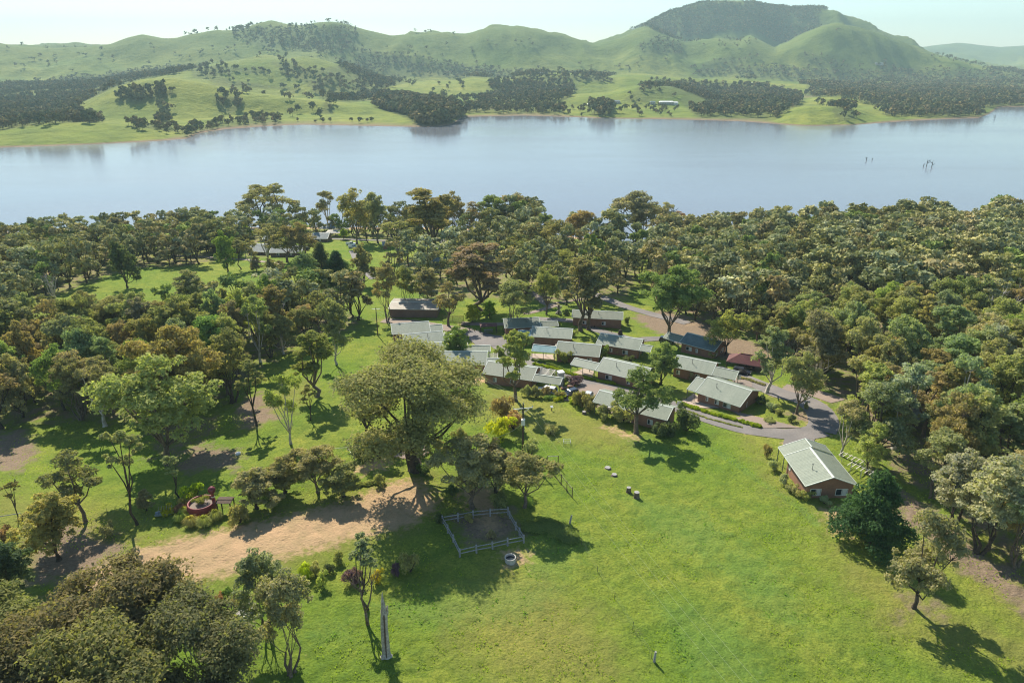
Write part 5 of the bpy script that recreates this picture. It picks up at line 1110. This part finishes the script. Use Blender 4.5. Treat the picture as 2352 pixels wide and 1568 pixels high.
# round concrete trough
g = onG((1172,1288)); e = empty('water_trough', g, label='round concrete water trough below the paddock fence', cat='trough'); b = MB(); b.lathe([(.82, -.1), (.82, .72), (.86, .74), (.86, .84), (.74, .84), (.72, .15), (0, .15)], 24); b.build('basin', M['concrete'], e, smooth=False); b = MB(); b.lathe([(.73, .45), (0, .45)], 20); b.build('water', M['glass'], e)
# power pole and wires
g = onG((1201,1043)); lo, hi = 4, 20
for _ in range(30):
    m = (lo + hi) / 2; lo, hi = (lo, m) if proj(g.x, g.y, g.z + m)[1] < 926 else (m, hi)
PH = lo; e = empty('power_pole', g, label='timber power pole with white transformer and crossarm beside the brown bushes', cat='power pole'); b = MB(); b.tube([(0, 0, -.3), (0, 0, PH)], [.20, .14], 9); b.build('pole', M['dark_timber'], e)
ca = R_(12); cx, cy = math.cos(ca), math.sin(ca); b = MB(); b.bar((-1.9 * cx, -1.9 * cy - .2, PH - .9), (1.9 * cx, 1.9 * cy - .2, PH - .9), .12, .12); b.build('crossarm', M['metal'], e); b = MB(); b.bar((-1.3 * cx, -1.3 * cy - .2, PH - .95), (0, -.1, PH - 2.0), .06); b.bar((1.3 * cx, 1.3 * cy - .2, PH - .95), (0, -.1, PH - 2.0), .06); b.build('brace', M['metal'], e)
ins = MB().lathe([(.0, 0), (.05, .0), (.09, .12), (.05, .2), (.09, .3), (.0, .45)], 8).mesh('insulator', M['metal'])
TP = []
for k in (-1.8, 0, 1.8): o = link(bpy.data.objects.new('insulator', ins), e); o.location = (k * cx, k * cy - .2, PH - .84 if k else PH); TP.append(g + Vector(o.location) + Vector((0, 0, .4)))
b = MB(); b.box(-.35, .35, -.75, -.17, PH - 4.3, PH - 3.1); b.build('transformer', M['white'], e); b = MB()
for x in (-.2, 0, .2): b.tube([(x, -.45, PH - 3.1), (x, -.45, PH - 2.75)], .05, 6)
b.build('bushings', M['metal'], e); b = MB(); b.tube([(.22, .0, PH * .45), (.2, 0, PH - 4.3)], .05, 5); b.build('conduit', M['metal'], e)
g2 = onG((1750,1830)); PH2 = PH; g3 = onG((868,770))
e = empty('power_pole', g3, label='distant power pole behind the long brown shed roofs, half hidden', cat='power pole'); b = MB(); b.tube([(0, 0, -.3), (0, 0, 9)], [.17, .12], 8); b.build('pole', M['dark_timber'], e); b = MB(); b.bar((-1.2, 0, 8.5), (1.2, 0, 8.5), .1); b.build('crossarm', M['metal'], e)
M['wire'] = simple('aluminium_wire', (.40, .42, .28), .5, .1)
def wire(A, B, sag, label, r=.022):
    b = MB(); n = 24; b.tube([A + (B - A) * (k / n) - Vector((0, 0, sag * 4 * (k / n) * (1 - k / n))) for k in range(n + 1)], r, 4); b.build('power_line', M['wire'], None, label=label, cat='cable')
for k, T in enumerate(TP):
    nm = ('left', 'middle', 'right')[k]; wire(T, g2 + Vector(((k - 1) * 1.6, 0, PH2 - .4)), 1.2, f'{nm} power line crossing the foreground pasture', .0065); wire(T, g3 + Vector(((k - 1) * 1.1, 0, 8.7)), .8, f'{nm} power line running from the pole over the cottage roofs', .012)
wire(g + Vector((0, 0, PH * .62)), onG((1110,1040), 3.2), .9, 'thick pale service cable sagging left from the pole', .035)
# info sign, boards, tank, planters
g = onG(cc(478,950)); e = empty('info_sign', g, R_(20), label='small white sloping sign on a dark post in the lawn', cat='sign'); b = MB(); b.box(-.09, .09, -.05, .05, -.2, 1.0); b.build('post', M['dark_timber'], e); b = MB(); b.add([(-.3, -.25, .95), (.3, -.25, .95), (.3, .25, 1.2), (-.3, .25, 1.2), (-.3, -.25, .99), (.3, -.25, .99), (.3, .25, 1.24), (-.3, .25, 1.24)], [(0,3,2,1),(4,5,6,7),(0,1,5,4),(1,2,6,5),(2,3,7,6),(3,0,4,7)]); b.build('board', M['white'], e)
for v, lb in ((c5(1345,1262), 'white number board on posts at the roadside by the long cottage'), (c5(1970,985), 'white number board on posts before the carport with the dark car')):
    g = onG(v); e = empty('number_board', g, R_(-5), label=lb, cat='sign')
    for x in (-.35, .35): b = MB(); b.box(x - .03, x + .03, -.03, .03, -.2, 2.0); b.build('post', M['white'], e)
    for k in range(3): b = MB(); b.box(-.5, .5, -.06, -.035, .75 + k * .42, 1.1 + k * .42); b.build('panel', M['white'], e)
g = onG((1287,884)); e = empty('water_tank', g, R_(15), label='upright grey tank at the end of the front carport', cat='tank'); b = MB(); b.box(-.7, .7, -.7, .7, -.3, 3.6); b.build('body', M['concrete'], e); b = MB(); b.box(-.78, .78, -.78, .78, 3.61, 3.75); b.build('lid', M['white'], e)
for v, lb in ((cc(700,560), 'left brown brick planter on the lawn behind the dark car'), (cc(818,525), 'right brown brick planter on the lawn behind the dark car')): b = MB(); b.box(-.75, .75, -.35, .35, -.1, .5); b.box(-.62, .62, -.22, .22, .5, .52); o = b.build('planter', M['brick'], None, label=lb, cat='planter'); o.location = onG(v); o.rotation_euler = (0, 0, R_(10))
g = onG(c5(90,275)); e = empty('log_totem', g, label='stacked timber log sculpture beside the dark hedge on the upper lawn', cat='sculpture')
for k in range(7): b = MB(); a = k * .5; b.bar((-math.cos(a) * 1.1, -math.sin(a) * .6, .3 + k * .42), (math.cos(a) * 1.1, math.sin(a) * .6, .3 + k * .42), .3, .3); b.build('log', M['deadwood'], e)
b = MB(); b.tube([(0, 0, -.2), (0, 0, 3.4)], .3, 8); b.build('pole', M['bark'], e)
g = onG(c5(733,490)); e = empty('carved_stump', g, label='dark hollow carved stump behind the flowering garden cottage', cat='stump'); b = MB(); b.lathe([(.8, -.2), (.75, .4), (.6, 1.1), (.35, 1.6), (.1, 1.7)], 10); b.build('trunk', M['bark_dark'], e)
# red tank with maroon ball, dark timber shelter, boat, log pile, white rock
M['red'] = simple('red_paint', (.22, .03, .03), .6, .3, 1.5); M['maroon'] = simple('maroon_paint', (.14, .02, .03), .4, .2, 2); M['boat'] = simple('grey_boat', (.28, .33, .36), .5, .2, 2)
g = onG((466,1172)); e = empty('red_tank', g, label='rounded red tank behind the long-leaved clumps at left', cat='tank'); b = MB(); b.lathe([(2.0, -.2), (2.25, .4), (2.35, 1.1), (2.25, 1.75), (2.1, 1.9), (1.95, 1.75), (1.95, 1.3)], 28); b.build('body', M['red'], e, smooth=True); b = MB(); b.lathe([(1.96, 1.32), (0, 1.4)], 20); b.build('soil', M['drive'], e); Kt = KD['shrub'][1]; o = link(bpy.data.objects.new('foliage', Kt.crown), e); o.location = (-.2, .1, 1.35); o.scale = (1.35, 1.2, 1.0); o.color = (.22, .24, .08, 1)
b = MB(); b.lathe([(2.37, 1.0), (2.42, 1.08), (2.37, 1.16)], 28); b.build('rim', M['maroon'], e)
g = onG((494,1166)); e = empty('ball_post', g, label='maroon ball on a red post beside the red tank', cat='sculpture'); b = MB(); b.tube([(0, 0, -.2), (0, 0, 3.2)], [.3, .22], 10); b.build('post', M['red'], e); b = MB(); b.lathe([(.02, 3.0), (.45, 3.15), (.66, 3.6), (.6, 4.0), (.3, 4.3), (.01, 4.36)], 16); b.build('ball', M['maroon'], e, smooth=True); b = MB(); b.lathe([(.3, 2.3), (.34, 2.4), (.3, 2.5)], 12); b.build('collar', M['cream'], e)
pav((521,1172), 1.3, 1.0, 2.2, 2.3, 'dark_timber', 'dark timber garden shelter right of the maroon ball', name='garden_shelter', hip=False)
g = onG((380,1180)); e = empty('rowing_boat', g, R_(15), label='small grey boat with upright sticks on the ground left of the red tank', cat='boat'); S = []
for x, w in ((-1.6, .45), (-.8, .62), (.3, .62), (1.1, .4), (1.6, .05)): S.append([(x, -w, .5), (x, -w * .7, .05), (x, w * .7, .05), (x, w, .5), (x, w * .8, .46), (x, w * .55, .14), (x, -w * .55, .14), (x, -w * .8, .46)])
loft(S, 'hull', M['boat'], e)
for k in range(6): b = MB(); x = -1.1 + k * .4; b.tube([(x, 0, .1), (x + .35, .1, 1.7)], .03, 4); b.build('stick', M['deadwood'], e)
g = onG((567,1408)); e = empty('log_pile', g, R_(70), label='stack of sawn pale logs beside the left grey-green tree', cat='log pile')
for k in range(14): r = k % 5; l = k // 5; b = MB(); y = (r - 2 + (l % 2) * .5) * .34; b.tube([(-1.3, y, .17 + l * .28), (1.3 + random.uniform(-.2, .2), y + random.uniform(-.05, .05), .17 + l * .28)], .16, 7); b.build('log', M['deadwood' if k % 2 else 'cream'], e)
b = MB(); b.lathe([(.55, -.05), (.5, .25), (.2, .42), (.01, .45)], 8); o = b.build('white_rock', M['white'], None, label='single white rock on the grass slope', cat='rock', smooth=True); o.location = onG((547,1041))
g = onG((1302,1018)); e = empty('plant_guard', g, label='small pale wire plant guard above the garden fence', cat='plant guard')
for x, y in ((-.7, -.5), (.7, -.5), (.7, .5), (-.7, .5)): b = MB(); b.tube([(x, y, -.1), (x, y, .8)], .03, 4); b.build('stake', M['metal'], e)
b = MB()
for z in (.4, .78):
    for a, c in (((-.7, -.5), (.7, -.5)), ((.7, -.5), (.7, .5)), ((.7, .5), (-.7, .5)), ((-.7, .5), (-.7, -.5))): b.bar((*a, z), (*c, z), .03)
b.build('frame', M['metal'], e)
g = onG(c6(568,1250)); e = empty('air_conditioner', g, R_(-70), label='white air conditioner outside the nearest cottage', cat='air conditioner'); b = MB(); b.box(-.4, .4, -.18, .18, 0, 1.1); b.build('case', M['white'], e); b = MB(); b.lathe([(.02, 0), (.26, 0), (.28, .03)], 14); o = b.build('fan_grille', M['darkmetal'], e); o.location = (0, -.19, .6); o.rotation_euler = (R_(90), 0, 0)
# pergola frames beside the nearest cottage
g = onG(c6(1000,1190)); 
for k, v in enumerate((c6(960,1130), c6(1030,1215))):
    g = onG(v); e = empty('pergola', g, R_(-52), label=f'{("rear", "front")[k]} cream pergola along the right side of the nearest cottage', cat='pergola')
    for x in (-2, 0, 2): b = MB(); b.bar((x, 1.4, -.4), (x, 1.4, 2.3), .09); b.build('post', M['cream'], e)
    for x in np.arange(-2, 2.1, .8): b = MB(); b.bar((x, -.3, 2.35), (x, 1.6, 2.35), .08, .12); b.build('rafter', M['cream'], e)
    b = MB(); b.bar((-2.1, 1.4, 2.26), (2.1, 1.4, 2.26), .08); b.build('beam', M['cream'], e)
# kangaroos
def roo(v, h, label, rz):
    g = onG(v); me = bpy.data.meshes.new('body'); P = [((0,0,.42), .20), ((0,0,.62), .16), ((.04,0,.85), .10), ((.12,0,1.0), .085), ((.26,0,1.02), .055), ((.33,0,1.0), .03), ((-.16,0,.30), .12), ((-.45,0,.10), .06), ((-.85,0,.04), .03),
        ((.05,.13,.36), .13), ((.20,.14,.20), .07), ((-.02,.14,.08), .04), ((.24,.14,.03), .035), ((.05,-.13,.36), .13), ((.20,-.14,.20), .07), ((-.02,-.14,.08), .04), ((.24,-.14,.03), .035), ((.12,.10,.78), .04), ((.2,.1,.6), .03), ((.12,-.10,.78), .04), ((.2,-.1,.6), .03), ((.08,.05,1.12), .03), ((.05,.07,1.24), .02), ((.08,-.05,1.12), .03), ((.05,-.07,1.24), .02)]
    Eg = [(0,1),(1,2),(2,3),(3,4),(4,5),(0,6),(6,7),(7,8),(0,9),(9,10),(10,11),(11,12),(0,13),(13,14),(14,15),(15,16),(2,17),(17,18),(2,19),(19,20),(3,21),(21,22),(3,23),(23,24)]
    me.from_pydata([p for p, _ in P], Eg, []); e = empty('kangaroo', g, rz, label=label, cat='kangaroo', group='kangaroos grazing on the left pasture'); o = link(bpy.data.objects.new('body', me), e); o.modifiers.new('skin', 'SKIN'); me.skin_vertices.new() if not me.skin_vertices else None
    for i, (_, r) in enumerate(P): me.skin_vertices[0].data[i].radius = (r, r)
    me.skin_vertices[0].data[0].use_root = True; s = o.modifiers.new('sub', 'SUBSURF'); s.levels = s.render_levels = 1; me.materials.append(M['roo']); e.scale = (h / 1.25,) * 3
M['roo'] = simple('kangaroo_fur', (.09, .07, .055), .9, .3, 5)
roo((104,1115), 1.5, 'dark kangaroo sitting upright on the open left pasture', R_(200)); roo((36,1112), 1.3, 'kangaroo upright behind the skinny sapling at far left', R_(20))
# shrubs
def sh(v, w, h, col, label, cat='bush', kind='shrub', **k):
    g = G(*v); _, _, d = proj(g.x, g.y, g.z); W_ = w / VS * d / FPX; plant(kind, g, W_ * h, W_, col, label, cat, **k)
SHR = [((1158,958),62,.95,'brown','larger brown-olive bush left of the power pole'),((1180,985),54,.95,'rusty','rusty brown bush beside the power pole'),((1151,1005),70,.8,'yellow','bush of yellow blossom left of the power pole'),((1219,1045),54,.8,'khaki','small grey bush at the foot of the power pole'),
 (cc(60,690),36,.9,'khaki','leftmost bush along the front carport'),(cc(200,695),40,.8,'khaki','second bush along the front carport'),(cc(400,690),36,.8,'khaki','third bush before the white car'),(cc(610,720),30,.7,'olive','bush between the white car and the dark car'),(cc(470,740),34,.35,'green','low leafy plant below the front carport'),(cc(620,745),40,.3,'lime','bright low leafy plants before the dark car'),
 (cc(860,820),30,.5,'lime','bright leafy clump at the foot of the driveway'),(cc(965,845),36,1.1,'olive','left bush of the group before the silver car'),(cc(1040,880),34,1.05,'olive','middle bush of the group before the silver car'),(cc(1145,960),46,.9,'brown','right bush of the group before the silver car'),(cc(1395,1070),50,.8,'brown','open brown bush before the white ute'),(cc(1720,1150),60,.8,'khaki','spreading bush under the white-limbed gum'),
 (cc(700,470),34,.6,'green','leafy clump by the grey tank'),(cc(870,480),48,.45,'purple','purplish low bush on the lawn by the road'),(cc(520,350),26,.8,'green','green bush under the front pergola'),
 (c4(1700,578),24,.8,'pale','left pale bush before the cottage with the blue carport'),(c4(1850,585),26,.8,'pale','right pale bush before the cottage with the blue carport'),(c4(1310,730),30,.9,'olive','brown-green bush beside the cream pergola'),(c4(1290,690),30,.6,'green','low green bush at the road edge by the pergola'),
 (c5(150,785),42,.85,'green','round green bush at the corner of the blue carport cottage'),(c5(480,782),20,1.0,'pink','pink blossoming shrub by the middle cottage'),(c5(560,730),30,1.1,'green','green bush right of the pink blossom'),(c5(620,680),30,.8,'pale','pale flowering bush at the back of the middle garden'),(c5(715,690),26,.8,'khaki','grey-green bush in the flowering garden'),(c5(885,715),24,.8,'pale','small pale tree in the flowering garden'),(c5(820,775),34,.5,'dark green','low dark hedge on the middle lawn'),
 (c5(430,378),26,.6,'pale','left pale bush before the long back cottage'),(c5(610,402),20,.8,'pale','middle pale bush before the long back cottage'),(c5(722,410),14,.9,'silver','small silver bush at the corner of the long back cottage'),(c5(805,380),16,1.2,'dark green','dark clipped bush beside the long back cottage gable'),(c5(175,285),28,.6,'dark green','dark hedge beside the log totem'),
 (c5(1490,955),36,.6,'pale','pale grassy bush before the cottage with the dark car'),(c5(1390,915),16,1.0,'khaki','small grey bush left of the pale grassy one'),(c5(1700,730),22,.9,'khaki','bush at the gable of the dark roofed cottage'),(c5(1440,670),20,.6,'lime','bright round bush before the dark roofed cottage'),(c5(1820,960),26,.7,'khaki','twiggy bush between the verandah cottage and carport'),
 (c5(1420,1490),64,1.0,'dark green','dark bush mass at the right end of the long cottage'),(c5(1250,1540),54,.7,'dark green','dark bush under the gable of the long cottage'),(c5(1130,1540),40,.7,'dark green','dark bush left of the gable bush'),(c5(240,505),24,.7,'olive','bush behind the blue carport cottage'),(c5(15,585),20,.8,'pale','pale bush behind the round green one'),(c5(90,395),20,.5,'yellow','small yellow bush on the lane side'),
 (c6(280,620),34,.9,'dark green','dark bush at the right gable of the verandah cottage'),(c6(370,665),28,.7,'silver','silvery bush right of the verandah cottage'),(c6(430,700),24,.6,'green','bright green bush right of the silvery one'),(c6(350,755),36,.25,'green','low green strip beside the driveway'),(c6(520,755),26,.8,'dark green','bush on the verge inside the road bend'),(c6(630,655),14,1.6,'olive','small sapling on the verge inside the road bend'),
 (c6(330,1030),26,1.3,'olive','uppermost bush of the row left of the nearest cottage'),(c6(385,1130),30,.9,'silver','second silvery bush of the row left of the nearest cottage'),(c6(460,1240),34,.9,'silver','third silvery bush of the row left of the nearest cottage'),(c6(560,1330),34,.7,'khaki','fourth bush of the row, by the air conditioner'),(c6(645,1360),32,.8,'yellow-green','yellowish bush at the front corner of the nearest cottage'),(c6(775,1390),34,.7,'silver','silver bush below the gable windows'),(c6(500,1290),24,.7,'khaki','small bush beside the cottage corner path'),
 ((446,1150),52,1.0,'lime','clipped bright green bush left of the red tank'),((430,1160),36,.9,'yellow-green','loose yellow bush in front of the clipped green one'),((551,1198),66,.85,'yellow-green','large-leaved bush casting shade right of the red tank'),((385,1178),42,.45,'lime','low yellow-green bush behind the grey boat'),((415,1172),44,.5,'rusty','low rusty bush between boat and red tank'),
 ((943,1310),54,1.0,'olive','round olive bush, right end of the garden border row'),((911,1318),36,1.0,'purple','purple flowering bush left of the round olive one'),((815,1335),54,.7,'purple','pinkish purple bush in the middle of the garden border'),((868,1335),34,1.0,'yellow','cream flowering bush behind the bare forked tree'),((757,1312),38,.7,'dark green','dark spiky bush in the garden border'),((780,1290),40,.8,'olive','olive bush at the back of the garden border'),((725,1320),34,1.2,'khaki','grey wispy bush left in the garden border'),((742,1345),34,1.2,'yellow-green','yellow-green bush at the front of the garden border'),((524,1368),38,.8,'green','green bush on the dry grass above the big gums'),((545,1385),34,.8,'rusty','rusty bush beside the log pile'),((505,1375),26,.7,'rusty','small rusty bush left of the log pile'),
 ((848,1050),50,.8,'green','dense green bush beside the timber gate'),((825,1052),44,.7,'dark green','dark bush behind the handrail'),((870,1112),44,.8,'khaki','grey-green bush at the end of the border hedge'),((250,1228),44,.8,'khaki','sparse bush beside the stake fence'),((10,1242),44,1.0,'rusty','brown bush behind the rail at the left edge'),
 ((1040,1135),36,.9,'dark green','dark bush at the back corner of the paddock'),((960,1050),36,.6,'dark green','dark bush at the base of the huge gum'),((1130,1235),26,1.1,'khaki','small bare bush inside the paddock'),((1265,995),46,.5,'dry' if 0 else 'khaki','low grey bush on the lawn right of the pole'),
 ((1075,1195),34,.7,'khaki','low dry bush just inside the paddock rails'),((1010,1200),30,.8,'dark green','dark bush by the left rail of the paddock'),((1145,1165),50,.8,'olive','leafy bush at the back rail of the paddock'),((975,1090),40,.7,'dark green','dark bush in the shade right of the huge trunk'),((1005,1030),50,.6,'khaki','brush heap behind the rock ring'),((1060,1010),50,.7,'olive','olive bush right of the brush heap')]
for a in SHR: sh(*a)
for k, (x, y, w) in enumerate(((415,1195,34), (440,1206,40), (470,1206,42), (497,1192,40), (424,1180,30))): sh((x, y), w, .6, 'yellow-green', f'{ORD[k + 1]} of five long-leaved clumps in front of the red tank' if k < 4 else 'rear one of five long-leaved clumps in front of the red tank', 'plant', 'tussock', group='long-leaved clumps by the red tank')
sh((703,1325), 46, .8, 'lime', 'bright yellow long-leaved clump in the garden border', 'plant', 'tussock'); sh((1215,1160), 0.1 + 26, .8, 'green', 'leafy clump beside the shaded paddock', 'plant', 'tussock')
for a in [(1085,1165,1012,178,'spread','khaki','broad khaki tree shading the back of the paddock, left one of two'), (1205,1165,1035,150,'spread','olive','olive tree shading the paddock, right one of two'), (1140,1130,1005,120,'dense','brown','brown-green tree behind the two that shade the paddock'),
          (590,1165,1075,120,'dense','khaki','low khaki tree right of the red tank'), (655,1130,1045,120,'dense','olive','low olive tree behind the khaki one on the grass'), (730,1128,1030,120,'spread','khaki','khaki tree left of the handrail, low crown'), (790,1140,1062,110,'dense','olive','bushy olive tree before the garden bed')]: tree_at(*a, jitter=.05, sub=0)
def hedge(P, w, h, col, label, n):
    """a row of small leafy clumps that reads as one planting"""
    P = [onG(p) for p in P]; r = np.random.RandomState(len(label)); C = []; o = P[0]
    for k in range(n): t = k / (n - 1) * (len(P) - 1); i = min(int(t), len(P) - 2); q = P[i] + (P[i + 1] - P[i]) * (t - i); C.append((q.x - o.x + r.uniform(-w, w) * .3, q.y - o.y + r.uniform(-w, w) * .3, float(E(q.x, q.y)) - o.z + h * .5))
    lv, lc = leaves(r, np.array(C), np.full(n, w * .6) * r.uniform(.7, 1.2, n), n * 55, .16, flat=h / w * .9, droop=0); ob = link(bpy.data.objects.new('border_planting', npmesh('border_planting', lv, np.arange(len(lv)).reshape(-1, 3), M['leaf'], False, {'var': lc}))); ob.location = o; ob.color = (*PAL[col], 1); tag(ob, label=label, cat='plants', kind='stuff')
hedge([cc(180,130), cc(500,200), cc(850,310), cc(1200,400), cc(1600,480)], .8, .6, 'lime', 'leafy green border along the near lane', 60); hedge([c5(1340,1210), c5(1500,1260), c5(1720,1330), c5(2091,1430), c6(270,800)], .8, .6, 'lime', 'bright leafy border between the road and the verandah cottage', 60)
hedge([c5(1340,1250), c5(1650,1370), c5(2000,1460)], .35, .25, 'yellow-green', 'low grassy verge plants along the road edge', 40); hedge([q6(300,1025), q6(400,1000), q6(510,985)], .9, .6, 'yellow-green', 'low leafy border hedge on the lawn', 22); hedge([c4(1650,760), c4(1850,810), c4(2060,905)], .6, .5, 'green', 'leafy border along the lane by the middle cottages', 34)
hedge([c6(100,410), c6(210,440), c6(300,470)], .8, .5, 'khaki', 'dark garden strip beside the upper road', 18); hedge([(1212,1215), (1262,1205), (1325,1240)], 2.4, .6, 'green', 'patch of tall leafy weeds right of the paddock', 26)
# grass tufts and weeds: loose blades in clumps over the near pasture
def tufts():
    r = np.random.RandomState(5); V = []; A = []; T = []; n = 70000; u = r.uniform(-.95, .95, n); y = 40 + 150 * r.rand(n) ** 1.25; x = u * y; z = E(x, y)
    dens = fbm(x / 14, y / 14, 3) + .5 * fbm(x / 3, y / 3, 2); weed = np.zeros(n)
    for P in WEED: weed = np.maximum(weed, soft(x, y, wpoly(P), 3))
    bad = roadmask(x, y) > 0
    for P in DIRT: bad |= soft(x, y, wpoly(P), 1) > .5
    for hx, hy, hr in HOUSES: bad |= (x - hx) ** 2 + (y - hy) ** 2 < (hr - 1.5) ** 2
    k = (~bad) & ((dens > -.2) & ((weed < .5) | (r.rand(n) < .6))); x, y, z, weed = x[k], y[k], z[k], weed[k]; m = len(x); s = np.where(weed > .5, r.uniform(.10, .26, m), r.uniform(.07, .19, m))
    for j in range(4):
        a = r.uniform(0, 6.28, m); o = np.stack([np.cos(a), np.sin(a), 0 * a], 1); p = np.stack([x, y, z], 1) + o * s[:, None] * .3; q = np.stack([-o[:, 1], o[:, 0], 0 * a], 1) * s[:, None] * .42
        V.append(np.stack([p - q - (0, 0, .06), p + q - (0, 0, .06), p + o * s[:, None] * .5 + np.stack([0 * a, 0 * a, s * r.uniform(.4, .8, m)], 1)], 1).reshape(-1, 3)); A.append(np.repeat(r.uniform(.2, .8, m), 3))
        c = np.where(weed[:, None] > .5, (.22, .36, .09), (.30, .40, .06)) * r.uniform(.75, 1.15, (m, 1)); T.append(np.repeat(c, 3, 0))
    V = np.vstack(V); o = link(bpy.data.objects.new('grass', npmesh('grass', V, np.arange(len(V)).reshape(-1, 3), M['blade'], False, {'tint': np.vstack(T), 'var': np.concatenate(A)}))); tag(o, kind='stuff', label='tufts of green grass and weeds over the near pasture', cat='grass')
tufts()
woodland()
print('TRIS', sum(len(m.polygons) * (1 if len(m.polygons) and len(m.polygons[0].vertices) == 3 else 2) for m in bpy.data.meshes))
